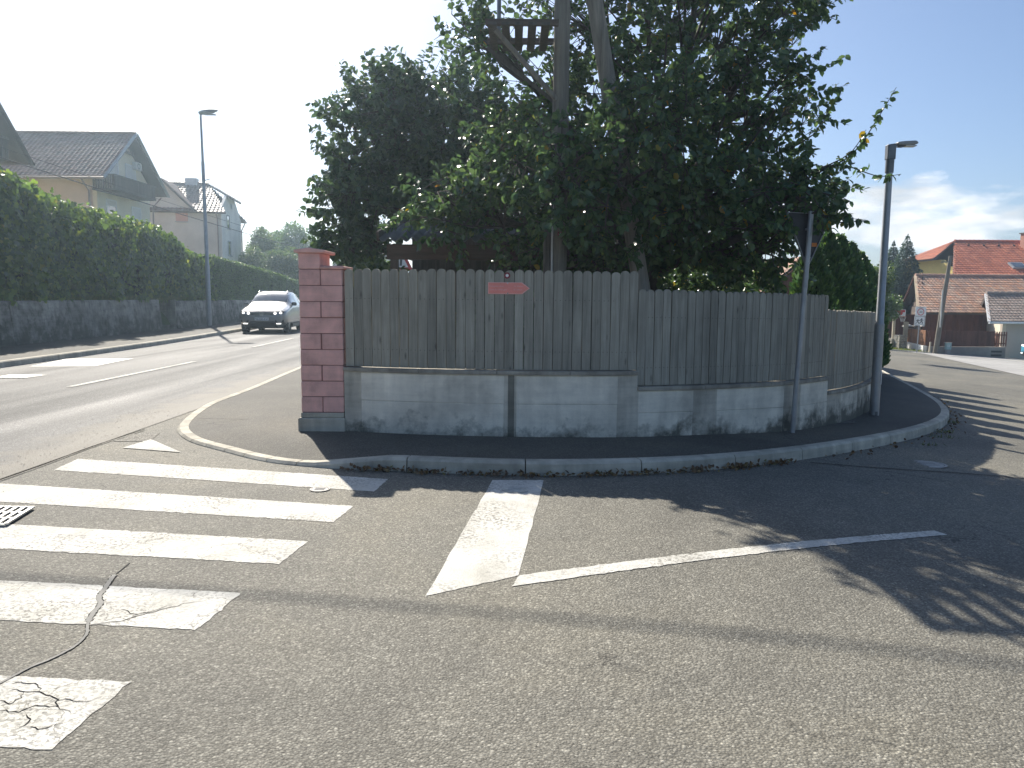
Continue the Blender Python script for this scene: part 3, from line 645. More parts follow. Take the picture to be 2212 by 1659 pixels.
# grit swept to the junction mouth
n = 900; X = NR.normal(-4.25, .35, n); Y = NR.uniform(4.5, 9.6, n); P = np.stack([X, Y, np.full(n, .012)], 1)
o = leaves('grit', P, NR.normal(size=(n, 3)), NR.normal(size=(n, 3)), NR.uniform(.004, .012, n), 'small', 'stone'); tag(o, 'loose grit and small stones where the side road meets the main road', 'grit', None, 'stuff')

# ------------------------------------------------------------------ concrete garden wall, coping, picket fence
S1, S2, S_END = WL.near(1.24, 7.56), WL.near(3.75, 9.10), WL.near(12.0, 27.5)
S3 = S2+3.0
def wl_s(px):   # arc position whose view direction matches a column of the photo (within the visible bend)
    best = None
    for s in np.arange(0, S2+3.2, .02):
        p = WL.at(s); X = W_/2 + F_*((p[0]*_r[0]+p[1]*_r[1]+(0.3-CZ)*_r[2])/(p[0]*_f[0]+p[1]*_f[1]+(0.3-CZ)*_f[2]))
        if best is None or abs(X-px) < best[0]: best = (abs(X-px), s)
    return best[1]
panels = [(0.0, S1, .752, .745, .965), (S1, S2, .588, .552, .955), (S2, S3, .372, .305, .965), (S3, S3+3, .15, .08, .965), (S3+3, S3+6, -.06, -.14, .965), (S3+6, S3+9, -.28, -.36, .965)]
wall = thing('garden_wall', (1.2, 7.6, 0.0), 'stepped concrete garden wall of pale stained slabs curving round the corner', 'wall')
fence = thing('picket_fence', (1.2, 7.6, 0.3), 'weathered grey picket fence of round topped boards on the concrete wall', 'fence')
def wall_strip(s0, s1, z0f, z1f, off, thick, name, mat, parent, bevel=0.0, step=.12):
    n = max(1, int(round((s1-s0)/step))); m = MB()
    for k in range(n+1):
        s = s0+(s1-s0)*k/n; p = WL.at(s); t = WL.tan(s); nn = V((t[1], -t[0]))    # towards the road
        a = p[:2]+nn*off; b = a-nn*thick; z0, z1 = z0f(s), z1f(s)
        m.v += [(a[0], a[1], z0), (a[0], a[1], z1), (b[0], b[1], z1), (b[0], b[1], z0)]
    for k in range(n):
        for j in range(4): a = k*4+j; b = k*4+(j+1) % 4; m.f.append((a, a+4, b+4, b))
    m.f.append((0, 1, 2, 3)); m.f.append((n*4+3, n*4+2, n*4+1, n*4)); return m.build(name, mat, parent, bevel=bevel)
for i, (a, b, za, zb_, H) in enumerate(panels):
    zt = lambda s, a=a, b=b, za=za, zb_=zb_: za+(zb_-za)*(s-a)/(b-a)
    zg = lambda s: tz(WL.at(s)[0])-.05
    wall_strip(a, b, zg, lambda s: zt(s)-.045, 0.0, .20, 'wall_section', 'concrete_post', wall)
    # coping stones, overhanging
    s = a; 
    while s < b-.02:
        e_ = min(b+(0.0), s+RNG.uniform(.7, 1.0)); e_ = b if b-e_ < .3 else e_
        wall_strip(s+.001, e_-.002, lambda q: zt(q)-.043, lambda q: zt(q)-.004, .026, .245, 'coping_stone', 'concrete_coping', wall, .004); s = e_
bays = [(782, 1088), (1116, 1332), (1376, 1497), (1548, 1692), (1727, 1786), (1816, 1852), (1868, 1884)]
for (pa, pb) in bays:
    sa, sb = wl_s(pa), wl_s(pb)
    k = 0 if sb <= S1+.05 else (1 if sb <= S2+.05 else 2); a, b, za, zb_, H = panels[k]
    zt = lambda s: za+(zb_-za)*(s-a)/(b-a)
    zm = (0.115+(zt(sa)-.05-.1))*.5+.1
    top = lambda s: zt(s)-.052; g = lambda s: tz(WL.at(s)[0])+.06
    mid = lambda s: g(s)+(top(s)-g(s))*.57
    wall_strip(sa, sb, lambda s: mid(s)+.0025, top, .0045, .05, 'wall_slab', 'concrete_slab', wall, .004)
    wall_strip(sa+.002, sb-.003, g, lambda s: mid(s)-.0025, .006, .05, 'wall_slab', 'concrete_slab', wall, .004)
wall_strip(wl_s(1095), wl_s(1111), lambda s: tz(WL.at(s)[0])+.05, lambda s: .7, .0075, .02, 'damp_streak', 'concrete_damp', wall)
# pickets: one mesh per length, many objects
def picket_mesh(h, w):
    m = MB(); pts = [(-w/2, 0), (w/2, 0)]
    for k in range(9): a = math.pi*k/8; pts.append((w/2*math.cos(a), h-w*.44+w*.44*math.sin(a)))
    m.prism(pts, (0, -.011, 0), (1, 0, 0), (0, 0, 1), (0, .022, 0)); me = bpy.data.meshes.new('picket'); me.from_pydata(m.v, [], m.f); me.update(); me.materials.append(MATS['wood_grey']); return me
fo = V(fence.location)
for i, (a, b, za, zb_, H) in enumerate(panels):
    n = int(round((b-a)/.0952)); pitch = (b-a)/n; meshes = [picket_mesh(H+d, pitch-.0055) for d in (-.004, .0, .003)]
    for k in range(n):
        s = a+(k+.5)*pitch; p = WL.at(s); t = WL.tan(s); nn = V((t[1], -t[0])); z = za+(zb_-za)*(s-a)/(b-a)+.004
        o = bpy.data.objects.new('picket', RNG.choice(meshes)); COL.objects.link(o); o.parent = fence
        q = p[:2]-nn*(.05+RNG.uniform(-.002, .002)); o.location = (q[0]-fo[0], q[1]-fo[1], z-fo[2]); o.rotation_euler = (RNG.uniform(-.006, .006), RNG.uniform(-.005, .005), math.atan2(t[1], t[0])+RNG.uniform(-.02, .02)); o.scale = (RNG.uniform(.955, 1.0), 1, RNG.uniform(.992, 1.006))
    for zz in (.18, .68):
        wall_strip(a+.03, b-.03, lambda s: za+(zb_-za)*(s-a)/(b-a)+zz-.03, lambda s: za+(zb_-za)*(s-a)/(b-a)+zz+.03, -.066, .04, 'rail', 'wood_dark_h', fence)
    # nail heads
    m = MB()
    for k in range(n):
        s = a+(k+.5)*pitch; p = WL.at(s); t = WL.tan(s); nn = V((t[1], -t[0])); z = za+(zb_-za)*(s-a)/(b-a)
        for zz in (.18, .68):
            for dx in (-.022, .022): c = p[:2]-nn*.0385+t*dx; m.disc((c[0], c[1], z+zz), (t[0], t[1], 0), (0, 0, 1), .0035, (nn[0]*.002, nn[1]*.002, 0), 6)
    m.build('nail_heads', 'crackline', fence, kind='stuff')

# ------------------------------------------------------------------ red block gate pillar
pil = thing('gate_pillar', (-1.9, 7.75, .1), 'red painted block gate pillar with a taller capped corner beside the fence', 'pillar')
PX0, PX1, PY0, PY1, PXM = -2.115, -1.685, 7.66, 8.09, -1.90
MB().box(PX0-.03, PX1+.01, PY0-.035, PY1+.03, .06, .235).build('footing', 'concrete_base', pil, bevel=.012)
MB().box(PX0-.005, PX1-.002, PY0-.012, PY1+.01, .236, .285).build('footing_upper', 'concrete_base', pil, bevel=.006)
z = .288; hc = .1585
MB().box(PX0+.008, PX1-.008, PY0+.008, PY1-.008, .27, z+9*hc).build('core', 'mortar_red', pil)
for c in range(9):
    if c % 2 == 0: segs = [(PX0, PXM-.003+RNG.uniform(-.004, .004)), (PXM+.003, PX1)]
    else: segs = [(PX0, PX1)]
    for a, b in segs:
        j = RNG.uniform(-.003, .003); MB().box(a+.0015, b-.0015, PY0+j, PY1, z+.003, z+hc-.003).build('block', 'block_red', pil, bevel=.006)
    z += hc
MB().box(PX0, PXM-.003, PY0, PY1, z+.003, z+hc-.002).build('block', 'block_red', pil, bevel=.006)
MB().box(PXM+.003, PX1+.018, PY0-.02, PY1+.02, z+.002, z+.034).build('cap_low', 'block_red', pil, bevel=.008)
zt = z+hc; m = MB(); m.prism([(PX0-.035, 0), (PXM+.05, 0), (PXM+.05, .028), ((PX0+PXM)/2, .05), (PX0-.035, .028)], (0, PY0-.035, zt), (1, 0, 0), (0, 0, 1), (0, PY1-PY0+.06, 0)); m.build('cap_high', 'block_red', pil, bevel=.006)

# ------------------------------------------------------------------ trail arrow and trail blazes
ax0, _, az0 = at(1053, 634, 7.45)
s_sign = wl_s(1097); ps, ts = WL.at(s_sign), WL.tan(s_sign); nn = V((ts[1], -ts[0])); oa = ps[:2]-nn*.035
tx = V((ts[0], ts[1], 0)); c0 = V((oa[0], oa[1], 1.54)); sc_ = 7.45/1662.0
ar = thing('trail_arrow', tuple(c0), 'pink red arrow signboard pointing right, screwed to the picket fence', 'sign')
Lh, hh = 45*sc_, 12.6*sc_
poly = [(-Lh, -hh), (Lh*.63, -hh), (Lh, 0), (Lh*.63, hh), (-Lh, hh)]
tn = V((nn[0], nn[1], 0))
MB().prism(poly, c0, tx, (0, 0, 1), tn*.006).build('board', 'arrow_rim', ar)
MB().prism([(u*.965-.002, v*.9) for u, v in poly], c0+tn*.0062, tx, (0, 0, 1), tn*.0012).build('face', 'arrow_red', ar)
def tl(b, u, v, s): text(b, s, c0+tn*.0085+tx*u+V((0, 0, v)), tx, (0, 0, 1), 'arrow_rim', ar)
tl('Poštarski dom', -Lh+.014, .012, .024); tl('1h 50min', .045, .012, .024)
tl('Dom na Uršlji gori', -Lh+.014, -.020, .0225); tl('3h 20min', .045, -.020, .0225)
for v in (-hh*.86, hh*.86): MB().disc(c0+tn*.0072+tx*(-.012)+V((0, 0, v)), tx, (0, 0, 1), .006, tn*.004, 10).build('screw', 'chrome', ar)
def blaze(c, ax, n, r, label):
    t = thing('trail_blaze', tuple(c), label, 'trail blaze'); MB().disc(c, ax, (0, 0, 1), r, V(n)*.0012, 24, r*.5).build('ring', 'marker_red', t); MB().disc(c, ax, (0, 0, 1), r*.52, V(n)*.001, 24).build('dot', 'sign_white', t)
blaze(c0+V((0, 0, .122))+tx*(-.018)+tn*(-.003), tx, tn, .030, 'round red and white trail blaze painted on a picket above the arrow')

# ------------------------------------------------------------------ street furniture
# right lamp
lx, ly = gp(1888, 897, .1); lz = tz(lx)+.1
L = thing('street_lamp', (lx, ly, lz), 'slim grey street lamp with flat head standing against the fence bend', 'street lamp')
lean = .0; soft(MB().tube([(lx, ly, lz-.05), (lx, ly, lz+1.25)], .062, 14).build('pole_base', 'galvanised', L))
soft(MB().tube([(lx, ly, lz+1.25), (lx, ly, lz+1.27), (lx+.005, ly, lz+3.3)], [.062, .052, .043], 14).build('pole', 'galvanised', L))
soft(MB().tube([(lx+.005, ly, lz+3.26), (lx+.006, ly, lz+3.43)], [.054, .054], 14).build('sleeve', 'steel_dark', L))
m = MB(); m.prism([(-.055, 0), (.055, 0), (.055, .16), (.10, .215), (-.055, .19)], (lx+.006, ly-.045, lz+3.43), (1, 0, 0), (0, 0, 1), (0, .09, 0)); m.build('arm', 'steel_dark', L, bevel=.006)
m = MB(); m.prism([(.07, .0), (.16, -.012), (.33, .005), (.345, .025), (.31, .05), (.16, .042), (.07, .03)], (lx, ly-.07, lz+3.62), (1, 0, 0), (0, 0, 1), (0, .14, 0)); m.build('lamp_head', 'lamp_grey', L, bevel=.01)
MB().box(lx+.18, lx+.325, ly-.055, ly+.055, lz+3.60, lz+3.612).build('lens', 'lamp_glass', L)
MB().box(lx+.10, lx+.165, ly-.04, ly+.04, lz+3.592, lz+3.606).build('sensor_box', 'steel_dark', L)
m = MB(); ang = math.radians(-38); ca_, sa_ = math.cos(ang), math.sin(ang)
m.prism([(-.017, 0), (.017, 0), (.017, .17), (.009, .185), (-.009, .185), (-.017, .17)], (lx+.0625*math.cos(ang), ly+.0625*math.sin(ang), lz+.43), (-sa_, ca_, 0), (0, 0, 1), (.002*ca_, .002*sa_, 0)); m.build('sticker', 'sticker_white', L)
MB().box(lx-.018, lx+.018, ly-.066, ly-.058, lz-.02, lz+.06).build('earth_clamp', 'steel_dark', L)
# give-way sign seen from behind
sx, sy = gp(1711, 935, .1); sz = tz(sx)+.1; top = 2.40
gw = thing('give_way_sign', (sx, sy, sz), 'triangular give way sign seen from its dark back on a grey post, wrapped in leaves', 'traffic sign')
soft(MB().tube([(sx, sy, sz-.05), (sx+.09, sy, sz+top)], .0285, 12).build('post', 'galvanised', gw))
a = math.radians(24); tx2 = V((math.cos(a), math.sin(a), 0)); tn2 = V((-math.sin(a), math.cos(a), 0))*.0
fx = V((math.cos(a), math.sin(a), 0)); fn = V((-math.sin(a), math.cos(a), 0)); cc_ = V((sx+.085, sy+.045, sz+1.94))
def tri_poly(hw, up, dn, rr):
    P = [(-hw, up), (0, -dn), (hw, up)]; out = []
    for i in range(3):
        p, a_, b_ = V(P[i]), V(P[i-1]), V(P[(i+1) % 3]); u1 = (a_-p)/np.linalg.norm(a_-p); u2 = (b_-p)/np.linalg.norm(b_-p)
        for t in (0, .25, .5, .75, 1): q0, q1 = p+u1*rr, p+u2*rr; out.append(tuple((1-t)**2*q0+2*t*(1-t)*p+t*t*q1))
    return out
MB().prism(tri_poly(.32, .44, .14, .05), cc_, fx, (0, 0, 1), fn*.012).build('plate', 'sign_back', gw)
MB().prism(tri_poly(.312, .43, .13, .05), cc_+fn*.0125, fx, (0, 0, 1), fn*.002).build('front_face', 'sign_red', gw)
MB().prism(tri_poly(.20, .35, .02, .03), cc_+fn*.015, fx, (0, 0, 1), fn*.001).build('front_field', 'sign_white', gw)
m = MB(); tp = tri_poly(.32, .44, .14, .05)
for i in range(len(tp)): p, q = tp[i], tp[(i+1) % len(tp)]; m.bar(cc_+fx*p[0]+V((0, 0, p[1]))+fn*-.004, cc_+fx*q[0]+V((0, 0, q[1]))+fn*-.004, .006, .022, tuple(fn))
m.build('edge_rim', 'galvanised', gw)
MB().box(sx+.13, sx+.185, sy+.045, sy+.05, sz+2.03, sz+2.07).build('inventory_label', 'orange', gw)
for zz in (.0, .3): MB().tube([cc_+V((-.045, -.03, zz-.03)), cc_+V((.03, -.03, zz-.03))], .012, 6).build('clamp', 'galvanised', gw)
# left lamp
bx, by = -13.25, 33.7; bz = .12
L2 = thing('street_lamp', (bx, by, bz), 'tall grey street lamp with a long pale head beside the retaining wall', 'street lamp')
soft(MB().tube([(bx, by, bz-.05), (bx, by, bz+2.6), (bx, by, bz+2.65), (bx-.03, by, bz+7.0)], [.105, .10, .082, .068], 12).build('pole', 'galvanised', L2))
soft(MB().tube([(bx-.03, by, bz+7.0), (bx-.05, by, bz+8.95)], [.055, .045], 10).build('pole_top', 'galvanised', L2))
m = MB()
def lh(u, v):
    w = [.07, .13, .15, .14, .10, .03][int(round(u*5))]; h = [.06, .10, .115, .11, .09, .03][int(round(u*5))]; a_ = 2*math.pi*v
    return (bx-.12+.80*u, by+w*math.cos(a_), bz+9.02+.10*u+h*math.sin(a_))
m.grid(lh, 5, 14); m.f.append(tuple(range(14))); m.f.append(tuple(reversed(range(5*15, 5*15+14)))); soft(m.build('lamp_head', 'lamp_grey', L2), 60)
MB().box(bx+.1, bx+.6, by-.09, by+.09, bz+8.93, bz+8.96).build('lens', 'lamp_glass', L2)
MB().tube([(bx-.02, by, bz+6.2), (bx+.28, by-.05, bz+6.28)], .018, 6).build('bracket', 'steel_dark', L2)

# utility pole with brace and linesman's platform
ux, uy = .45, 8.55
U = thing('utility_pole', (ux, uy, .13), 'wooden utility pole rising behind the fence through the apple tree', 'utility pole')
soft(MB().tube([(ux+.045, uy, .1), (ux+.05, uy, 3.5), (ux+.06, uy, 7.0)], [.098, .088, .075], 14).build('pole', 'wood_pole', U))
MB().box(ux-.115, ux-.045, uy-.06, uy+.08, .05, 2.35).build('anchor_stub', 'wood_dark', U, bevel=.01)
MB().tube([(ux-.03, uy-.085, .1), (ux-.028, uy-.092, 1.9), (ux-.022, uy-.086, 3.1)], .011, 6).build('cable_conduit', 'conduit', U)
soft(MB().tube([(1.72, uy+.12, .1), (ux+.10, uy+.1, 6.2)], [.10, .085], 12).build('brace_pole', 'wood_pole', U))
blaze(V((ux+.055, uy-.095, 2.14)), (1, 0, 0), (0, -1, 0), .026, 'round red and white trail blaze on the wooden utility pole')
for k in range(5): x = -.27+k*.135; MB().box(x, x+.085, uy-.42, uy+.42, 4.19, 4.22).build('platform_slat', 'wood_dark', U)
for y in (-.30, .28): MB().box(-.30, ux, uy+y-.03, uy+y+.03, 4.225, 4.28).build('platform_beam', 'wood_dark_h', U)
MB().bar((-.20, uy-.30, 4.18), (ux, uy-.07, 3.55), .04, .04).build('platform_brace', 'wood_pole', U); MB().bar((-.30, uy+.28, 4.18), (ux, uy+.08, 3.55), .04, .04).build('platform_brace', 'wood_dark', U)
MB().tube([(-.17, uy, 4.25), (-.15, uy, 7.0)], .022, 6).build('riser_pipe', 'steel_dark', U)
MB().bar((-.9, uy, 6.75), (1.0, uy, 6.75), .09, .10).build('crossarm', 'wood_dark_h', U)
for x in (-.8, -.4, .85): soft(MB().tube([(x, uy, 6.8), (x, uy, 6.86), (x, uy, 6.9), (x, uy, 6.95)], [.02, .05, .05, .03], 8).build('insulator', 'sign_white', U))

# overhead cable whose shadow crosses the foreground
ga, gb = gp(0, 1245), gp(2212, 1440); Hc = 8.2; k_ = Hc/SDIR[2]
ca3 = V((ga[0], ga[1], 0))+SDIR*k_; cb3 = V((gb[0], gb[1], tz(gb[0])))+SDIR*k_
dd = cb3-ca3; cable = thing('overhead_cable', tuple(ca3), 'thick black overhead cable crossing high above the junction', 'cable')
MB().tube([ca3-dd*2.0+V((0, 0, .3)), ca3-dd*.8, ca3, ca3+dd*.5, cb3, cb3+dd*2.0+V((0, 0, .3))], .018, 6).build('bundle', 'cable', cable)
# cables along the main road on the left
for k, (z0, z1, r_, lab) in enumerate(((5.55, 4.75, .017, 'black service cable sagging along the houses on the left'), (5.75, 5.0, .008, 'thin wire running just above the sagging service cable'))):
    pts = [(-14.0-.02*t*45, 10+55*t, z0+(z1-z0)*t-1.1*t*(1-t)*(.6 if k else 1)) for t in np.linspace(0, 1, 16)]
    c = thing('service_cable', pts[0], lab, 'cable'); MB().tube(pts, r_, 5).build('wire', 'cable', c)

# warning sign beyond the fence on the main road
wx, wy, wz = at(866, 566, 25.0); ws = thing('warning_sign', (wx, wy, .1), 'red bordered triangular warning sign seen over the fence tops', 'traffic sign')
soft(MB().tube([(wx, wy+.03, .1), (wx, wy+.03, wz+.5)], .03, 8).build('post', 'galvanised', ws))
fx2 = V((.92, -.39, 0)); fn2 = V((-.39, -.92, 0))
MB().prism([(-.45, -.26), (.45, -.26), (0, .52)], (wx, wy, wz), fx2, (0, 0, 1), fn2*.01).build('plate', 'sign_red', ws)
MB().prism([(-.28, -.17), (.28, -.17), (0, .32)], V((wx, wy, wz))+fn2*.012, fx2, (0, 0, 1), fn2*.003).build('field', 'sign_white', ws)
MB().prism([(-.04, -.12), (.04, -.12), (.06, .08), (-.02, .12)], V((wx, wy, wz))+fn2*.016, fx2, (0, 0, 1), fn2*.002).build('symbol', 'sign_black', ws)

# ------------------------------------------------------------------ garden shelter with corrugated roof
sh = thing('garden_shelter', (-.2, 11, .12), 'low timber shelter with a corrugated roof behind the picket fence', 'shelter')
X0, X1 = -1.68, 1.55
MB().box(X0+.06, X1, 10.0, 10.12, 1.93, 2.12).build('beam', 'wood_dark_h', sh)
m = MB(); n = 150
m.grid(lambda u, v: (X0+(X1-X0)*u, 9.8+2.6*v, 2.17+.55*v+.028*math.sin((X0+(X1-X0)*u)/.145*2*math.pi)), n, 2); ob = m.build('corrugated_sheet', 'corrugated', sh, smooth=True); sm = ob.modifiers.new('solid', 'SOLIDIFY'); sm.thickness = .007
MB().bar((X0-.02, 9.8, 2.2), (X0-.02, 12.4, 2.75), .03, .12).build('verge_board', 'wood_dark', sh)
for x in (X0+.15, -.1, X1-.15): MB().box(x-.05, x+.05, 10.02, 10.1, .1, 1.93).build('post', 'wood_dark', sh)
for k in range(22): x = X0+.1+k*.143; MB().box(x, x+.142, 12.2+(k % 2)*.012, 12.23, .1, 2.62).build('back_board', 'wood_dark', sh)
for k in range(12): MB().box(X1-.1, X1-.07, 10.15+k*.168, 10.31+k*.168, .1, 2.15).build('side_board', 'wood_dark', sh)

# ------------------------------------------------------------------ trees
def polyline_tube(mb, pts, r0, r1, n=6):
    p = catmull(pts, .18) if len(pts) > 2 else np.array([V(q) for q in pts]); mb.tube(p, list(np.linspace(r0, r1, len(p))), n, False); return p
def make_tree(name, label, base, fork, lobes, leafmat, size, per_twig, density, shape='ovate', group=None, trunk_r=.13, extra=(), droop=.35, sub=11, twig_len=.34, seed=1):
    rg = np.random.default_rng(seed); t = thing(name, base, label, 'tree', group)
    tm = MB(); bm_ = MB()
    polyline_tube(tm, [V(base)-V((0, 0, .1)), (V(base)+V(fork))/2+V((rg.normal(0, .05), rg.normal(0, .05), 0)), V(fork)], trunk_r*1.25, trunk_r*.85, 10)
    starts, P, D = [], [], []
    for (c, r) in lobes:
        c, r = V(c), V(r); mid = (V(fork)+c)/2+rg.normal(0, .12, 3)+V((0, 0, .12)); limb = polyline_tube(bm_, [V(fork), mid, c], trunk_r*.55, trunk_r*.2, 7)
        nodes = list(limb[len(limb)//3:])
        for k in range(sub):
            d = rg.normal(size=3); d /= np.linalg.norm(d); e_ = c+d*r*.8; a = limb[rg.integers(len(limb)//2, len(limb))]
            sb = polyline_tube(bm_, [a, (a+e_)/2+rg.normal(0, .08, 3), e_], trunk_r*.16, .006, 5); nodes += list(sb)
        nodes = np.array(nodes); n = max(24, int(density*(.76 if c[2] > 3.5 and name == 'apple_tree' else 1.0)*(r[0]*r[1]*r[2])**(2/3)))
        d = unit(rg.normal(size=(n, 3))); rad = rg.random(n)**(1/2.6); q = c+d*r*rad[:, None]*(1+.16*rg.normal(size=(n, 1)))
        for a in q:
            j = np.argmin(((nodes-a)**2).sum(1)); b = nodes[j]; dv = a-b; l = np.linalg.norm(dv)+1e-6; dv = dv/l
            dv = dv+rg.normal(0, .35, 3)+(a-c)/(np.linalg.norm(a-c)+1e-6)*.4; dv /= np.linalg.norm(dv); tip = a+dv*twig_len*rg.uniform(.5, 1.1)
            bm_.tube([b, a, tip], [.006, .004, .002], 3, False)
            m_ = per_twig; w = np.linspace(.02, 1.0, m_)+rg.normal(0, .03, m_); P.append(a-dv*.05+(tip-a)[None, :]*w[:, None]); 
            s_ = rg.normal(size=(m_, 3)); s_ -= (s_@dv)[:, None]*dv; D.append(unit(s_)+dv*.55+V((0, 0, -droop)))
    for pts, dens in extra:
        p = polyline_tube(bm_, pts, .012, .003, 5)
        L_ = np.concatenate([[0], np.cumsum(np.linalg.norm(np.diff(p, axis=0), axis=1))]); m_ = int(dens*L_[-1]); w = rg.random(m_)*L_[-1]
        q = np.stack([np.interp(w, L_, p[:, k]) for k in range(3)], 1); P.append(q+rg.normal(0, .012, q.shape)); D.append(unit(rg.normal(size=(m_, 3)))*.9+V((0, 0, -.5)))
    soft(tm.build('trunk', 'bark', t)); bm_.build('branches', 'bark', t, smooth=True)
    P = np.concatenate(P); D = np.concatenate(D); n = len(P); nr = rg.normal(size=(n, 3))*.6+V((0, 0, .75))
    leaves('crown', P, D, nr, size*rg.uniform(.65, 1.2, n), shape, leafmat, t); return t
g0 = tz(1.7)+.13
make_tree('apple_tree', 'large spreading fruit tree with dark glossy leaves overhanging the picket fence', (1.72, 9.75, g0), (1.68, 9.7, 1.75), [
    ((1.4, 9.6, 2.4), (1.1, .9, .7)), ((.25, 9.6, 2.75), (1.0, .9, .72)), ((2.75, 9.5, 2.6), (.95, .8, .72)), ((1.95, 9.7, 3.7), (1.15, .9, .8)), ((.45, 9.9, 3.75), (.85, .8, .7)),
    ((2.95, 9.5, 3.8), (.7, .7, .65)), ((1.6, 9.8, 4.85), (1.5, .9, .75)), ((3.0, 9.6, 4.75), (.55, .6, .5)), ((-.45, 9.9, 4.7), (.5, .5, .4)), ((.9, 9.35, 1.98), (1.0, .45, .32)), ((-.75, 9.5, 2.55), (.6, .55, .42)),
    ((2.75, 9.2, 1.95), (.7, .55, .32)), ((3.3, 8.55, 2.42), (.30, .24, .16)), ((3.45, 9.4, 2.75), (.45, .45, .35)), ((2.2, 9.6, 5.9), (1.5, 1.0, .5)), ((.6, 9.8, 5.7), (1.2, .9, .5)), ((1.2, 8.25, 2.75), (.75, .35, .75)), ((.5, 8.2, 2.75), (.5, .28, .6)), ((2.1, 8.6, 2.55), (.8, .4, .65)), ((1.6, 8.4, 3.4), (.5, .35, .45))],
    'leaf_apple', .092, 15, 360, extra=[
    ([(3.3, 9.4, 2.85), (3.8, 9.4, 3.05), (4.1, 9.4, 3.0), (4.35, 9.4, 2.92), (4.62, 9.4, 2.95)], 40), ([(3.6, 9.4, 2.95), (4.0, 9.4, 3.15), (4.25, 9.4, 3.5), (4.5, 9.4, 3.95)], 42),
    ([(3.3, 9.4, 2.9), (3.75, 9.4, 3.05), (4.0, 9.35, 3.2), (4.15, 9.35, 3.45)], 40), ([(3.2, 9.4, 3.2), (3.55, 9.4, 3.4), (3.75, 9.4, 3.75)], 40), ([(3.1, 9.4, 3.9), (3.5, 9.4, 4.1), (3.9, 9.4, 4.3)], 40), ([(3.1, 9.4, 4.4), (3.5, 9.4, 4.75), (3.75, 9.4, 4.7)], 40),
    ([(3.3, 8.7, 2.35), (3.6, 8.6, 2.3), (3.85, 8.55, 2.32)], 40), ([(3.3, 9.4, 2.7), (3.7, 9.4, 2.75), (4.05, 9.4, 2.62)], 38), ([(-.3, 9.9, 4.6), (-.7, 9.9, 4.75), (-1.0, 9.9, 4.6)], 40), ([(-.3, 9.8, 3.7), (-.7, 9.8, 3.85), (-.95, 9.8, 4.05)], 38), ([(1.0, 9.3, 2.3), (1.05, 9.1, 2.0), (1.05, 9.05, 1.75)], 45), ([(2.8, 8.8, 2.7), (3.05, 8.3, 2.6), (3.2, 8.2, 2.42), (3.3, 8.15, 2.2)], 80), ([(3.1, 8.8, 2.75), (3.3, 8.25, 2.55), (3.45, 8.2, 2.4), (3.5, 8.15, 2.25)], 80), ([(2.8, 8.7, 2.6), (2.9, 8.35, 2.4), (2.95, 8.25, 2.15)], 75)],
    trunk_r=.13, seed=3)
make_tree('linden_tree', 'dense rounded broadleaf tree rising behind the shelter roof', (-1.3, 13.2, .12), (-1.3, 13.2, 2.0), [
    ((-2.2, 13, 4.05), (.95, .9, .95)), ((-2.5, 13, 3.05), (.85, .85, .7)), ((-1.15, 13.2, 4.3), (1.1, .9, 1.05)), ((-1.2, 13, 3.05), (1.05, .9, .75)), ((-.1, 13.3, 3.8), (1.0, .9, .95)), ((-2.65, 12.7, 2.3), (.55, .5, .32)), ((-2.0, 13, 4.95), (.45, .45, .3))],
    'leaf_round', .11, 14, 430, trunk_r=.14, seed=5, twig_len=.3)
def shrub(name, label, c, r, n, size, mat, seed, shape='ovate', group=None, cat='shrub', trunk=True):
    rg = np.random.default_rng(seed); c, r = V(c), V(r); b = (c[0], c[1], c[2]-r[2]); t = thing(name, b, label, cat, group)
    k = 9; cs = c+unit(rg.normal(size=(k, 3)))*r*.55; d = unit(rg.normal(size=(n, 3))); rr = rg.random(n)**.4; P = cs[rg.integers(0, k, n)]+d*r*.52*rr[:, None]
    D = d+rg.normal(0, .5, (n, 3)); leaves('foliage' if cat == 'shrub' else 'crown', P, D, rg.normal(size=(n, 3))*.7+V((0, 0, .7)), size*rg.uniform(.6, 1.2, n), shape, mat, t)
    m = MB()
    for q in cs[:5]: m.tube([b, (V(b)+q)/2, q], [.05*r[0]+.01, .03*r[0]+.008, .006], 6, False)
    m.build('stems' if cat == 'shrub' else 'trunk', 'bark', t, smooth=True); return t
shrub('garden_shrub', 'dark leafy shrub just behind the lower fence panel', (2.3, 10.1, 1.2), (1.1, .6, .9), 9500, .08, 'leaf_apple', 11)
shrub('garden_shrub', 'broad bush deep in the garden under the fruit tree boughs', (3.4, 14, 1.25), (1.7, .9, 1.1), 7500, .10, 'leaf_hedge', 14)
shrub('garden_shrub', 'small shrub with yellowish leaves between the pillar and the shelter', (-2.05, 11.2, 1.55), (.55, .45, .5), 1900, .08, 'leaf_far', 12)
shrub('garden_shrub', 'dark bush under the eaves of the garden shelter', (-.3, 10.6, .95), (1.1, .4, .75), 3600, .08, 'leaf_apple', 13)
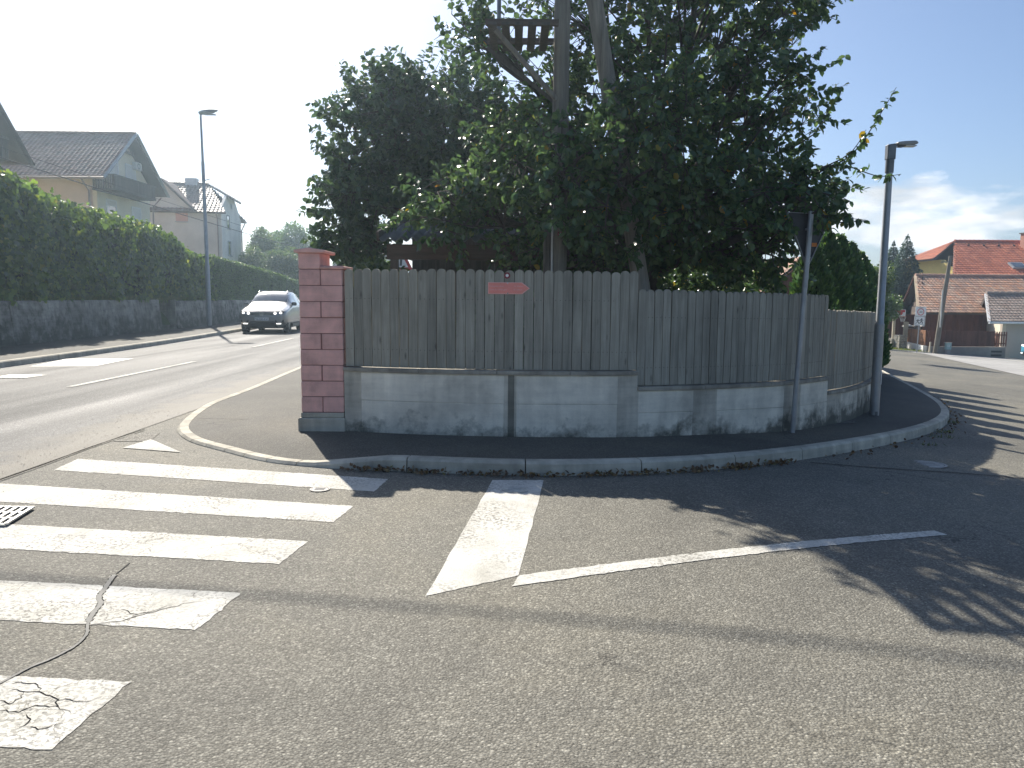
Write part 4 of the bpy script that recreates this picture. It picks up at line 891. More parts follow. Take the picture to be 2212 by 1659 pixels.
# far trees on the left
for i, (lab, px, py, Y, rx, rz, n, sz, mat) in enumerate((
    ('yellow green rounded tree beyond the white house', 564, 545, 66, 1.45, 2.3, 9000, .20, 'leaf_far'), ('darker tree peeping over the yellow green one', 586, 535, 80, 1.7, 2.2, 6000, .22, 'leaf_hedge'),
    ('tall dark tree above the trimmed hedge near the red pillar', 645, 545, 78, 2.4, 2.9, 11000, .22, 'leaf_hedge'), ('tree standing behind the small white gabled house', 615, 560, 95, 3.2, 2.6, 7000, .26, 'leaf_far'),
    ('tree beyond the dark roofed bungalow', 800, 560, 110, 4.5, 3.0, 7000, .3, 'leaf_hedge'))):
    c = at(px, py, Y); shrub('distant_tree', lab, c, (rx, rx, rz), n, sz, mat, 20+i, group='trees beyond the houses', cat='tree')
for i, (lab, px, py, Y, rx, rz, n) in enumerate((('light green bush against the foot of the white house', 545, 562, 58, 1.0, 1.0, 3200), ('rounded bush with pale leaves behind the trimmed hedge', 608, 568, 60, 1.5, 1.1, 6000), ('bush right beside the red pillar top behind the hedge', 640, 572, 62, 1.2, 1.6, 5000), ('bushes seen under the low boughs left of the shelter', 800, 582, 30, 1.2, .6, 3500))):
    shrub('bush', lab, at(px, py, Y), (rx, rx, rz), n, .15, 'leaf_far', 40+i, group='bushes behind the hedge')
c = at(1893, 612, 30); shrub('young_tree', 'light green young tree between the thujas and the lamp', c, (.75, .7, .95), 3800, .10, 'leaf_far', 50, cat='tree')
c = at(1912, 640, 44); shrub('bush', 'leafy bush at the foot of the spruces', (c[0], c[1], c[2]-.3), (1.0, .8, 1.2), 3500, .12, 'leaf_hedge', 51)

# thuja columns
def thuja(x, y, h, r, label, seed, n=6500):
    rg = np.random.default_rng(seed); z0 = tz(x)+.12; t = thing('thuja', (x, y, z0), label, 'thuja', 'thujas inside the fence bend')
    u = rg.random(n)**1.15; a = rg.random(n)*2*math.pi; lob = 1+.13*np.sin(a*5+u*9+seed)+.08*np.sin(a*9-u*17)
    rad = r*np.minimum(1, (u+.05)*6)*np.maximum(.0, 1-u**2.3)**.75*lob*(.72+.30*rg.random(n)**.5); zz = z0+.05+u*h*.97
    P = np.stack([x+rad*np.cos(a), y+rad*np.sin(a), zz], 1); D = np.stack([np.cos(a)*.55, np.sin(a)*.55, np.full(n, 1.0)], 1)+rg.normal(0, .28, (n, 3))
    leaves('foliage', P, D, rg.normal(size=(n, 3)), rg.uniform(.07, .15, n)*(h/2.7), 'spray', 'leaf_thuja', t)
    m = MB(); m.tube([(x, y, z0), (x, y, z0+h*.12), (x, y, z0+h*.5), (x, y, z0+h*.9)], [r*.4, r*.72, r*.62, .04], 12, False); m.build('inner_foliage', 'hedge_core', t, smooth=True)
for i, (px, d_, ty, r_, lab) in enumerate(((1757, 12.2, 534, .42, 'shortest thuja at the near end of the row, beside the give way sign'), (1789, 13.0, 511, .44, 'tallest pointed thuja of the row behind the fence'), (1813, 13.8, 515, .42, 'pointed thuja right after the tallest one'), (1837, 14.8, 531, .42, 'thuja in the middle of the row behind the lower fence panel'), (1857, 15.8, 551, .42, 'thuja two places before the far end of the row'), (1872, 17.0, 574, .42, 'thuja one place before the far end of the row'), (1884, 18.2, 598, .40, 'last and lowest thuja of the row, beside the grey lamp post'))):
    x, y, zt_ = at(px, ty, d_); thuja(x, y, zt_-tz(x)-.12, r_, lab, 60+i)
def spruce(px, top, Y, r, label, seed, n=24000):
    rg = np.random.default_rng(seed); x, y, zt_ = at(px, top, Y); z0 = tz(x)-.1; h = zt_-z0; t = thing('spruce_tree', (x, y, z0), label, 'tree', 'spruces behind the barn')
    u = 1-rg.random(n)**.55; a = rg.random(n)*2*math.pi; lay = u*19+.5*np.sin(a*3+seed)+.4*np.sin(a*7+u*5); fr = lay-np.floor(lay)
    rad = (r*(1-u)**.92+.02)*(.62+.42*(1-fr))*(1+.14*np.sin(a*5+np.floor(lay)*2.3))*np.where(rg.random(n) < .3, rg.random(n), 1.0)
    P = np.stack([x+rad*np.cos(a), y+rad*np.sin(a), z0+.15+u*(h-.15)-.10*rad], 1); D = np.stack([np.cos(a), np.sin(a), np.full(n, -.45)], 1)+rg.normal(0, .3, (n, 3)); D = np.where((u > .95)[:, None], np.array([0, 0, 1.0])+rg.normal(0, .25, (n, 3)), D)
    leaves('crown', P, D, rg.normal(size=(n, 3))+V((0, 0, 1.2)), rg.uniform(.16, .36, n)*(.4+.6*(1-u)), 'spray', 'leaf_spruce', t)
    MB().tube([(x, y, z0), (x, y, zt_-.1)], [.16, .015], 8).build('trunk', 'bark', t)
    m = MB()
    for k in range(60): zz = z0+.4+(h-.8)*k/60; aa = k*2.4; rr = r*(1-(zz-z0)/h)**.92*.85; m.tube([(x, y, zz), (x+rr*math.cos(aa), y+rr*math.sin(aa), zz-.2*rr)], [.025, .006], 4, False)
    m.build('branches', 'bark', t)
spruce(1931, 522, 54, 1.8, 'slimmer dark spruce next to the lamp post', 71); spruce(1961, 507, 52, 2.3, 'taller dark spruce beside the yellow gabled house', 72)

# ------------------------------------------------------------------ left bank: retaining wall, hedges
rw = thing('retaining_wall', (-12.9, 20, .1), 'dark stained concrete retaining wall below the vine hedge', 'wall')
def rwall(y0, y1, z1, name):
    m = MB(); n = int((y1-y0)/1.5)
    for k in range(n+1):
        y = y0+(y1-y0)*k/n; xb = bank_x(y); m.v += [(xb, y, .05), (xb-.14, y, z1-.03), (xb-.17, y, z1), (xb-.5, y, z1), (xb-.5, y, .05)]
    for k in range(n):
        for j in range(4): a = k*5+j; m.f.append((a, a+5, a+6, a+1))
    m.f.append((0, 1, 2, 3, 4)); m.f.append(tuple(n*5+j for j in (4, 3, 2, 1, 0))); m.build(name, 'concrete_old', rw)
for a, b in ((6, 9.9), (9.93, 14.9), (14.93, 19.9), (19.93, 24.9), (24.93, 29.4)): rwall(a, b, 1.27, 'wall_section')
for a, b in ((30.9, 36), (36.03, 42), (42.03, 48), (48.03, 60)): rwall(a, b, 1.22, 'wall_section')
st = thing('garden_steps', (-13.6, 30.1, .12), 'narrow concrete garden steps let into the retaining wall', 'steps')
for k in range(6): MB().box(bank_x(30)-.35*(k+1)-.1, bank_x(30)-.35*k-.1, 29.45, 30.85, .1, .28+.19*k).build('step', 'concrete_old', st)
MB().box(bank_x(30)-2.3, bank_x(30)-.12, 29.38, 29.46, .1, 1.27).build('cheek_wall', 'concrete_coping', st)
MB().box(bank_x(30)-2.3, bank_x(30)-.12, 30.84, 30.92, .1, 1.27).build('cheek_wall', 'concrete_coping', st)

def ztop(y): return float(np.interp(y, [5, 17, 19, 20.4, 21.3, 21.9, 22.6, 24, 26.7, 28.2, 30, 31.4, 32.8, 34, 36], [4.5, 4.5, 4.3, 4.65, 4.6, 4.35, 4.36, 4.12, 4.1, 4.0, 3.95, 3.85, 3.5, 3.2, 2.9]))
vh = thing('vine_hedge', (-14.2, 20, 1.2), 'tall overgrown vine hedge with sunlit leaves above the retaining wall', 'hedge')
rg = np.random.default_rng(81)
n = 42000; Y = rg.uniform(6, 36.2, n); zt_ = np.array([ztop(y) for y in Y]); part = rg.random(n)
xf = bank_x(0)*0+np.array([bank_x(y) for y in Y])-.38
zlo = 1.25; u = rg.random(n); bul = .5*np.interp(Y, np.linspace(6, 37, 60), rg.normal(0, 1, 60))*np.sin(u*3+1.3*np.interp(Y, np.linspace(6, 37, 40), rg.normal(0, 1, 40)))
X = np.where(part < .66, xf+.42*bul+.10*rg.normal(size=n)-.10*u+.28*np.maximum(0, u-.75), xf-.25-rg.random(n)*1.9); Zz = np.where(part < .66, zlo+u*(zt_-zlo), zt_+.14*np.interp(Y, np.linspace(6, 37, 75), rg.normal(0, 1, 75))+.10*rg.normal(size=n))
stray = rg.random(n) < .03; Zz = np.where(stray & (part > .66), Zz+rg.random(n)*.35, Zz)
# a thin, see-through spot
hole = ((np.abs(Y-28.1) < .55) & (np.abs(Zz-2.0) < .6)) & (rg.random(n) < .85); keep = ~hole
P = np.stack([X, Y, Zz], 1)[keep]; out = np.where((part < .66)[:, None], np.array([1, -.15, .35]), np.array([.15, -.1, 1]))[keep]
N_ = out+rg.normal(0, .45, P.shape); D = np.cross(N_, rg.normal(size=P.shape))+np.array([0, 0, -.6]); leaves('vine_leaves', P, D, N_, rg.uniform(.09, .19, len(P)), 'vine', 'leaf_vine', vh)
m = MB(); nY = 60
for k in range(nY+1):
    y = 6+30*k/nY; xb = bank_x(y)-.55; h = ztop(y)-.22+.06*math.sin(k*1.3); w = .15*math.sin(k*2.1); m.v += [(xb, y, 1.2), (xb-.1+w, y, (1.2+h)/2), (xb-.35, y, h), (xb-1.9, y, h-.05), (xb-1.9, y, 1.2)]
for k in range(nY):
    for j in range(4):
        if 43 <= k <= 44 and j == 0: continue
        a = k*5+j; m.f.append((a, a+5, a+6, a+1))
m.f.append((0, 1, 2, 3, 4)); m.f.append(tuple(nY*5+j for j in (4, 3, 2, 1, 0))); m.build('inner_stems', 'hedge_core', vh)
n = 9000; Y = rg.uniform(6, 36, n); X = np.array([bank_x(y) for y in Y])-.2-rg.random(n)*.35; P = np.stack([X, Y, np.full(n, 1.26)], 1); o = leaves('bank_grass', P, rg.normal(0, .5, (n, 3))+V((0.3, 0, 1)), rg.normal(size=(n, 3)), rg.uniform(.08, .22, n), 'blade', 'grass_blade'); tag(o, 'long grass along the top of the retaining wall', 'grass', None, 'stuff')
def box_hedge(y0, y1, zt0, zt1, label, seed, n):
    rg = np.random.default_rng(seed); ym = (y0+y1)/2; t = thing('clipped_hedge', (bank_x(ym)-1, ym, 1.2), label, 'hedge', 'clipped hedges on the bank')
    m = MB(); p = []
    for y, z in ((y0, zt0), (y1, zt1)): xb = bank_x(y)-.3; p.append([(xb, y, 1.1), (xb, y, z-.05), (xb-1.1, y, z-.05), (xb-1.1, y, 1.1)])
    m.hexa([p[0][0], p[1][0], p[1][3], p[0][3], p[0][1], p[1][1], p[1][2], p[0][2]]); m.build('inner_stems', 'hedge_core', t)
    part = rg.random(n); w = rg.random(n); Y = y0+(y1-y0)*w; zt_ = zt0+(zt1-zt0)*w; xb = np.array([bank_x(y) for y in Y])-.3; u = rg.random(n)
    X = np.where(part < .66, xb+.02+.03*np.abs(rg.normal(size=n))+.03*np.sin(Y*2+u*4), np.where(part < .9, xb-rg.random(n)*1.1, xb-rg.random(n)*1.1)); Zz = np.where(part < .66, 1.15+u*(zt_-1.15), np.where(part < .9, zt_+.03*rg.normal(size=n), 1.15+u*(zt_-1.15))); Y = np.where(part >= .9, y0-.02, Y)
    out = np.where((part < .66)[:, None], np.array([1, 0, .2]), np.where((part < .9)[:, None], np.array([0, 0, 1]), np.array([0, -1, .2]))); P = np.stack([X, Y, Zz], 1); N_ = out+rg.normal(0, .5, P.shape)
    leaves('foliage', P, np.cross(N_, rg.normal(size=P.shape))+V((0, 0, .3)), N_, rg.uniform(.05, .10, n), 'small', 'leaf_hedge', t)
box_hedge(35.6, 46.3, 3.28, 2.88, 'long clipped hedge sloping down beyond the left street lamp', 91, 26000); box_hedge(46.55, 49.8, 2.84, 2.7, 'short clipped hedge block behind the approaching car', 92, 9000); box_hedge(50.2, 58, 2.62, 2.35, 'low clipped hedge running on behind the red pillar', 93, 12000)

# ------------------------------------------------------------------ houses
def slope(parent, A, B, C, D, row, colw, mat, deck='soffit', amp=.022, name='roof_tiles', ridge=False):
    A, B, C, D = V(A), V(B), V(C), V(D); ab = B-A; Lab = np.linalg.norm(ab); ex = ab/Lab; up = D-A; up = up-(up@ex)*ex; H = np.linalg.norm(up); ey = up/H; nn = np.cross(ex, ey); nn *= (1 if nn[2] > 0 else -1)
    u_l = (D-A)@ex; u_r = (C-A)@ex; rows = max(2, int(round(H/row))); cols = int(math.ceil(max(Lab, u_r, 0)/colw)); c0 = int(math.floor(min(0, u_l)/colw)); m = MB(); h = .035
    for r_ in range(rows):
        t0, t1 = r_/rows, min(1.0, (r_+1.1)/rows); tm_ = (r_+.5)/rows; ul, ur = u_l*tm_, Lab+(u_r-Lab)*tm_
        for c in range(c0, cols+1):
            a0, a1 = c*colw, (c+1)*colw
            a0, a1 = max(a0, ul), min(a1, ur)
            if a1-a0 < .03: continue
            j = RNG.uniform(-.006, .006); b = len(m.v)
            for w in (0, .33, .66, 1.0):
                q = A+ex*(a0+(a1-a0-.004)*w); wv = amp*math.sin(w*2*math.pi*.92)
                m.v += [tuple(q+ey*(H*t0+j)+nn*(wv-.012)), tuple(q+ey*(H*t0+j)+nn*(h+wv)), tuple(q+ey*H*t1+nn*(.008+wv))]
            for k in range(3): a = b+k*3; m.f += [(a, a+3, a+4, a+1), (a+1, a+4, a+5, a+2)]
    m.build(name, mat, parent, kind='stuff')
    dk = MB(); lo = -nn*.14; e_ = -nn*.02; dk.hexa([A+lo, B+lo, C+lo, D+lo, A+e_, B+e_, C+e_, D+e_]); dk.build('roof_deck', deck, parent)
    if ridge:
        n = int(np.linalg.norm(C-D)/.36); dv = (C-D)/n
        rm = None
        for k in range(n):
            p, q = D+dv*k+nn*.0, D+dv*(k+1.08); p = V((p[0], p[1], D[2]+(C[2]-D[2])*k/n+.015)); q = V((q[0], q[1], p[2]-.02)); MB().tube([p, q], [.13, .115], 8).build('ridge_tile', mat, parent)
def window(parent, c, ax, n, w, h, fill='window_glass', frame='trim_white', sill=True, half=None):
    c, ax, n = V(c), V(ax), V(n); wn_ = MB(); uz = V((0, 0, 1))
    for s_ in (-1, 1): wn_.bar(c+ax*s_*(w/2)-uz*h/2+n*.02, c+ax*s_*(w/2)+uz*h/2+n*.02, .07, .06, tuple(n))
    for s_ in (-1, 1): wn_.bar(c-ax*w/2+uz*s_*h/2+n*.021, c+ax*w/2+uz*s_*h/2+n*.021, .07, .058, tuple(n))
    o = wn_.build('window', frame, parent)
    MB().prism([(-w/2, -h/2), (w/2, -h/2), (w/2, h/2), (-w/2, h/2)], c+n*.012, ax, uz, n*.006).build('pane', fill, o)
    if half: MB().prism([(-w/2+.03, h/2-h*half), (w/2-.03, h/2-h*half), (w/2-.03, h/2-.03), (-w/2+.03, h/2-.03)], c+n*.02, ax, uz, n*.012).build('roller_shutter', 'shutter', o)
    if sill: MB().bar(c-ax*(w/2+.08)-uz*(h/2+.06)+n*.06, c+ax*(w/2+.08)-uz*(h/2+.06)+n*.06, .14, .05).build('sill', 'trim_grey', o)
def gable(parent, pts, thick, mat, name='gable_wall'): MB().prism([(0, 0)], (0, 0, 0), (1, 0, 0), (0, 1, 0), (0, 0, 1)) ; m = MB(); A = [V(p) for p in pts]; t = V(thick); n = len(A); m.v = [tuple(p) for p in A]+[tuple(p+t) for p in A]; m.f = [tuple(range(n)), tuple(reversed(range(n, 2*n)))]+[(i, n+i, n+(i+1) % n, (i+1) % n) for i in range(n)]; return m.build(name, mat, parent)

# big house with tiled roof and balcony
h2 = thing('tiled_house', (-28, 48, 1.6), 'cream house with a brown tiled roof and dark wooden gable balcony', 'house')
xw, y0, y1, ze, zr = -23.6, 44.5, 50.9, 8.0, 11.1; ym = 47.7
MB().box(-36, xw-.25, y0, y1, 1.4, 8.4).build('side_wall', 'plaster_pink', h2)
gable(h2, [(xw, y0, 1.4), (xw, y1, 1.4), (xw, y1, 8.4), (xw, ym, 10.85), (xw, y0, 8.4)], (-.24, 0, 0), 'plaster_cream')
slope(h2, (-36.5, 43.75, ze), (-22.8, 43.75, ze), (-22.8, ym, zr), (-36.5, ym, zr), .33, .27, 'tile_brown', ridge=True)
slope(h2, (-36.5, 51.7, ze-.05), (-22.8, 51.7, ze-.05), (-22.8, ym, zr), (-36.5, ym, zr), .33, .27, 'tile_brown')
MB().bar((-22.76, 43.7, ze-.1), (-22.76, ym, zr-.03), .06, .24, (1, 0, 0)).build('verge_board', 'trim_grey', h2); MB().bar((-22.76, 51.75, ze-.15), (-22.76, ym, zr-.03), .06, .24, (1, 0, 0)).build('verge_board', 'trim_grey', h2)
MB().tube([(-36.5, 43.62, ze-.12), (-22.7, 43.62, ze-.12)], .07, 8).build('gutter', 'gutter', h2); MB().tube([(-24.0, 43.65, ze-.15), (-24.0, 44.4, ze-.7), (-24.0, 44.42, 1.5)], .05, 8).build('downpipe', 'gutter', h2)
MB().tube([(-23.2, 51.7, ze-.2), (-23.45, 51.0, ze-.9), (-23.45, 50.98, 1.5)], .05, 8).build('downpipe', 'gutter', h2)
MB().bar((xw+.1, ym-1.05, 10.05), (xw+.1, ym+1.05, 10.05), .12, .16).build('gable_tie', 'wood_dark', h2)
bal = MB().box(xw, -22.3, 44.0, 49.0, 7.28, 7.38).build('balcony', 'wood_dark', h2)
for k in range(38): y = 44.02+k*.1305; MB().box(-22.36, -22.325, y, y+.105, 7.3, 8.08).build('baluster', 'wood_dark', bal)
for k in range(9): x = xw+.05+k*.135; MB().box(x, x+.105, 44.0, 44.035, 7.3, 8.08).build('baluster', 'wood_dark', bal)
MB().box(-22.40, -22.27, 43.96, 49.04, 8.08, 8.15).build('handrail', 'wood_dark', bal); MB().box(xw, -22.40, 43.96, 44.07, 8.08, 8.15).build('handrail', 'wood_dark', bal)
AX, NX = (0, 1, 0), (1, 0, 0)
window(h2, (xw, 46.0, 6.45), AX, NX, 1.1, 1.0, half=.35); window(h2, (xw, 49.0, 6.2), AX, NX, 1.1, 1.3, fill='shutter')
window(h2, (xw, 46.5, 8.6), AX, NX, .9, 1.4, fill='shutter', sill=False); window(h2, (xw, 48.5, 8.6), AX, NX, 1.2, 1.5, fill='shutter', sill=False)
ac = MB().box(xw, xw+.28, 48.75, 49.5, 9.15, 9.62).build('air_conditioner', 'trim_white', h2, bevel=.02); MB().disc((xw+.282, 49.05, 9.38), (0, 1, 0), (0, 0, 1), .18, (.01, 0, 0), 16, .12).build('fan_ring', 'trim_grey', ac)
sk_ = MB().prism([(-.45, -.35), (.45, -.35), (.45, .35), (-.45, .35)], (-30.2, 44.6, 8.9), (1, 0, 0), (0, .79, .61), (0, -.06, .08)).build('skylight', 'trim_grey', h2); MB().prism([(-.38, -.28), (.38, -.28), (.38, .28), (-.38, .28)], (-30.2, 44.535, 8.985), (1, 0, 0), (0, .79, .61), (0, -.006, .008)).build('skylight_pane', 'skylight_glass', sk_)

# yellow house at the edge
h1 = thing('yellow_house', (-26, 33, 1.5), 'yellow house with a steep dark overhanging roof above the vine hedge', 'house')
gable(h1, [(-23.6, 28.4, 1.4), (-23.6, 36.2, 1.4), (-23.6, 36.2, 8.2), (-23.6, 32.4, 12.2), (-23.6, 28.4, 8.2)], (-.25, 0, 0), 'plaster_yellow')
MB().box(-36, -23.86, 28.6, 36.15, 1.4, 8.2).build('side_wall', 'plaster_yellow', h1)
slope(h1, (-36, 37.35, 7.6), (-22.85, 37.35, 7.6), (-22.85, 32.4, 12.75), (-36, 32.4, 12.75), .33, .27, 'tile_brown'); slope(h1, (-36, 27.4, 7.6), (-22.85, 27.4, 7.6), (-22.85, 32.4, 12.75), (-36, 32.4, 12.75), .33, .27, 'tile_brown', ridge=True)
MB().bar((-22.82, 37.4, 7.5), (-22.82, 32.4, 12.65), .06, .22, (1, 0, 0)).build('verge_board', 'soffit', h1)
b1 = MB().box(-23.6, -22.6, 29, 35.4, 7.35, 7.45).build('balcony', 'wood_dark', h1)
for k in range(46): y = 29+k*.139; MB().box(-22.66, -22.63, y, y+.11, 7.4, 8.3).build('baluster', 'wood_dark', b1)
MB().box(-22.7, -22.58, 29, 35.4, 8.3, 8.38).build('handrail', 'wood_dark', b1); MB().box(-23.6, -22.7, 35.36, 35.40, 7.4, 8.3).build('end_panel', 'wood_dark', b1)
window(h1, (-23.6, 34.2, 9.4), AX, NX, 1.1, 1.2)

# white house with a half hip and a cross gable (local frame, origin at its street corner)
h3 = thing('white_house', (-22.4, 60, 0), 'off white house with a half hipped brown roof and pink shutters', 'house', rotz=math.radians(8), local=True)
MB().box(-9.5, 0, 0, 7.2, 1.4, 7.95).build('wall', 'plaster_grey', h3)
gable(h3, [(0.002, 0, 7.95), (.002, 7.2, 7.95), (.002, 4.9, 9.35), (.002, 2.3, 9.35)], (-.2, 0, 0), 'plaster_white')
gable(h3, [(.004, 0.0, 1.4), (.004, 7.2, 1.4), (.004, 7.2, 7.95), (.004, 0, 7.95)], (.02, 0, 0), 'plaster_white', 'street_wall')
slope(h3, (-9.9, -.45, 7.75), (.45, -.45, 7.75), (-1.7, 3.6, 10.35), (-9.9, 3.6, 10.35), .36, .3, 'tile_brown', ridge=True); slope(h3, (-9.9, 7.65, 7.75), (.45, 7.65, 7.75), (-1.7, 3.6, 10.35), (-9.9, 3.6, 10.35), .36, .3, 'tile_brown')
slope(h3, (.5, 1.9, 9.1), (.5, 5.3, 9.1), (-1.65, 3.62, 10.37), (-1.65, 3.58, 10.37), .36, .3, 'tile_brown')
gable(h3, [(-6.3, -.02, 7.95), (-1.9, -.02, 7.95), (-3.2, -.02, 9.2), (-4.1, -.02, 9.95), (-5.0, -.02, 9.2)], (0, .2, 0), 'plaster_grey')
slope(h3, (-6.5, -.5, 7.8), (-6.5, 3.5, 7.8), (-4.1, 3.5, 10.15), (-4.1, -.5, 10.15), .36, .3, 'tile_brown'); slope(h3, (-1.7, -.5, 7.8), (-1.7, 3.5, 7.8), (-4.1, 3.5, 10.15), (-4.1, -.5, 10.15), .36, .3, 'tile_brown')
MB().box(-3.4, -2.5, 3.3, 3.95, 10.0, 10.75).build('chimney', 'plaster_white', h3)
FX, FN = (1, 0, 0), (0, -1, 0)
window(h3, (-2.85, -.02, 7.5), FX, FN, .8, .9, fill='shutter_pink', frame='shutter_pink'); window(h3, (-5.5, -.02, 7.3), FX, FN, .5, .9, fill='shutter_pink', frame='shutter_pink')
window(h3, (.024, 2.2, 7.25), AX, NX, .9, 1.0, frame='trim_grey'); window(h3, (.024, 2.4, 5.2), AX, NX, .95, 1.1, frame='trim_grey'); window(h3, (.024, 3.6, 8.6), AX, NX, .35, .35, frame='trim_grey', sill=False)
MB().tube([(-.25, -.5, 7.7), (-.25, -.1, 7.2), (-.25, -.08, 1.5)], .05, 8).build('downpipe', 'gutter', h3); MB().tube([(.3, 7.5, 7.6), (.12, 7.0, 7.0), (.12, 6.95, 1.5)], .05, 8).build('downpipe', 'gutter', h3)
# small white gabled house far away, and the bungalow with a dark roof
x, y, z = at(606, 556, 88); hs_ = thing('small_white_house', (x, y, z-3), 'small white gabled house far behind the bushes', 'house')
gable(hs_, [(x-1.3, y, z-3), (x+1.3, y, z-3), (x+1.3, y, z+.3), (x, y, z+.95), (x-1.3, y, z+.3)], (0, 6, 0), 'plaster_white'); window(hs_, (x+.35, y, z+.35), FX, FN, .3, .35, sill=False)
slope(hs_, (x-1.5, y-.2, z+.15), (x-1.5, y+6, z+.15), (x, y+6, z+1.05), (x, y-.2, z+1.05), .4, .4, 'tile_brown'); slope(hs_, (x+1.5, y-.2, z+.15), (x+1.5, y+6, z+.15), (x, y+6, z+1.05), (x, y-.2, z+1.05), .4, .4, 'tile_brown')
x0_, yb, zb0 = at(718, 551, 90); x1_, _, _ = at(800, 553, 90); hb = thing('bungalow', ((x0_+x1_)/2, yb, 0), 'cream house with a dark hipped roof just right of the pillar top', 'house')
MB().box(x0_, x1_+2, yb, yb+7, 0, zb0).build('wall', 'plaster_cream', hb); zr_ = zb0+1.15
slope(hb, (x0_-.4, yb-.4, zb0), (x1_+2.4, yb-.4, zb0), (x1_, yb+3.5, zr_), (x0_+1.6, yb+3.5, zr_), .4, .4, 'tile_brown'); slope(hb, (x0_-.4, yb-.4, zb0), (x0_-.4, yb+7.4, zb0), (x0_+1.6, yb+3.6, zr_), (x0_+1.6, yb+3.4, zr_), .4, .4, 'tile_brown')
MB().box(x0_-.1, x0_+.5, yb+2, yb+2.6, zb0, zr_+.35).build('chimney', 'soffit', hb); window(hb, (x0_+2.2, yb, zb0-1.2), FX, FN, 1.1, 1.1)

# tiled hut behind the garden
hx, hy, hz = 8.9, 24.0, 2.66; hut = thing('tiled_hut', (hx, hy, -.3), 'small brown wooden hut with an orange tiled roof behind the thujas', 'hut')
m_hw = 1.75; slope(hut, (hx-m_hw, hy, hz-1.42), (hx-m_hw, hy+5, hz-1.42), (hx, hy+5, hz), (hx, hy, hz), .26, .2, 'tile_weathered'); slope(hut, (hx+m_hw, hy, hz-1.42), (hx+m_hw, hy+5, hz-1.42), (hx, hy+5, hz), (hx, hy, hz), .26, .2, 'tile_weathered', ridge=True)
for k in range(22):
    x = hx-1.5+k*.136; zt_ = hz-.22-abs(x+.06-hx)*.81; MB().box(x, x+.128, hy+.4, hy+.43, tz(x)-.1, zt_).build('board', 'wood_brown', hut)
MB().box(hx-1.5, hx+1.5, hy+.44, hy+4.7, -.7, hz-1.35).build('inner_wall', 'wood_brown', hut); MB().bar((hx-m_hw, hy-.02, hz-1.5), (hx, hy-.02, hz-.08), .04, .13, (0, 1, 0)).build('verge_board', 'wood_brown', hut); MB().bar((hx+m_hw, hy-.02, hz-1.5), (hx, hy-.02, hz-.08), .04, .13, (0, 1, 0)).build('verge_board', 'wood_brown', hut)

# barn, garage, big red roofed house on the right
gzz = -1.6
bn = thing('barn', (30, 45, gzz), 'dark brown wooden barn under a long weathered tiled roof', 'barn')
slope(bn, (22.8, 43.4, .82), (42, 43.4, .82), (42, 47.5, 2.98), (24.6, 47.5, 2.98), .285, .2, 'tile_weathered', ridge=True); slope(bn, (25.9, 51.6, .82), (42, 51.6, .82), (42, 47.5, 2.98), (24.6, 47.5, 2.98), .285, .2, 'tile_weathered')
for k in range(88): x = 23.4+k*.212; MB().box(x, x+.204, 44.0+(k % 2)*.008, 44.05+(k % 2)*.008, gzz-.3, .95).build('board', 'wood_brown', bn)
for k in range(15):
    z = gzz+k*.3; f = (k*.3+gzz-.8)/2.1; f = max(0, f); a, b = V((23.35+1.75*f*.95, 44.1+3.4*f)), V((26.2-.9*f, 51.0-3.4*f))
    if z < 2.75 and b[1]-a[1] > .3: MB().bar((a[0], a[1], z+.15), (b[0], b[1], z+.15), .04, .285).build('gable_board', 'wood_dark_h', bn)
MB().bar((22.78, 43.35, .78), (24.58, 47.45, 2.95), .05, .16, (-1, .4, 0)).build('verge_board', 'cardboard', bn); MB().bar((25.86, 51.6, .78), (24.58, 47.5, 2.95), .05, .16, (-1, -.4, 0)).build('verge_board', 'wood_brown', bn)
MB().box(22.55, 22.72, 43.0, 43.17, gzz, .9).build('porch_post', 'wood_pole', bn)
ga_ = thing('garage', (29, 42, gzz), 'beige garage with a greyed tiled roof in front of the barn', 'garage')
slope(ga_, (25.0, 40.5, .43), (38, 40.5, .43), (38, 43.0, 1.88), (26.25, 43.0, 1.88), .26, .2, 'tile_greyed', ridge=True); slope(ga_, (27.2, 45.5, .43), (38, 45.5, .43), (38, 43.0, 1.88), (26.25, 43.0, 1.88), .26, .2, 'tile_greyed')
gable(ga_, [(26.05, 41.0, gzz-.4), (38, 41.0, gzz-.4), (38, 41.0, .62), (26.05, 41.0, .62)], (0, .2, 0), 'plaster_beige', 'front_wall')
gable(ga_, [(26.04, 40.998, gzz-.4), (27.4, 45, gzz-.4), (27.4, 45, .4), (26.7, 43, 1.6), (26.04, 40.998, .5)], (.2, 0, 0), 'plaster_cream', 'side_wall')  # paler than the front wall: sun and shade put into the plaster colours
gable(ga_, [(26.1, 41.35, -1.3), (26.32, 42.0, -1.3), (26.32, 42.0, -.25), (26.1, 41.35, -.25)], (-.04, .01, 0), 'wood_brown', 'side_door')
MB().tube([(24.95, 40.42, .34), (38, 40.42, .34)], .06, 8).build('gutter', 'trim_white', ga_); MB().bar((24.98, 40.45, .4), (26.23, 42.98, 1.86), .05, .14, (-1, .4, 0)).build('verge_board', 'trim_white', ga_)
rh = thing('red_roofed_house', (38, 58, gzz), 'large yellow house with a red tiled half hipped roof, chimney and skylight', 'house')
slope(rh, (30.4, 53.6, 2.3), (52, 53.6, 2.3), (52, 60, 6.03), (33.9, 60, 6.03), .30, .26, 'tile_red', ridge=True); slope(rh, (30.4, 66.4, 2.3), (52, 66.4, 2.3), (52, 60, 6.03), (33.9, 60, 6.03), .34, .3, 'tile_red')
slope(rh, (31.0, 57.5, 4.55), (31.0, 62.5, 4.55), (33.85, 60.05, 6.03), (33.85, 59.95, 6.03), .34, .3, 'tile_red')
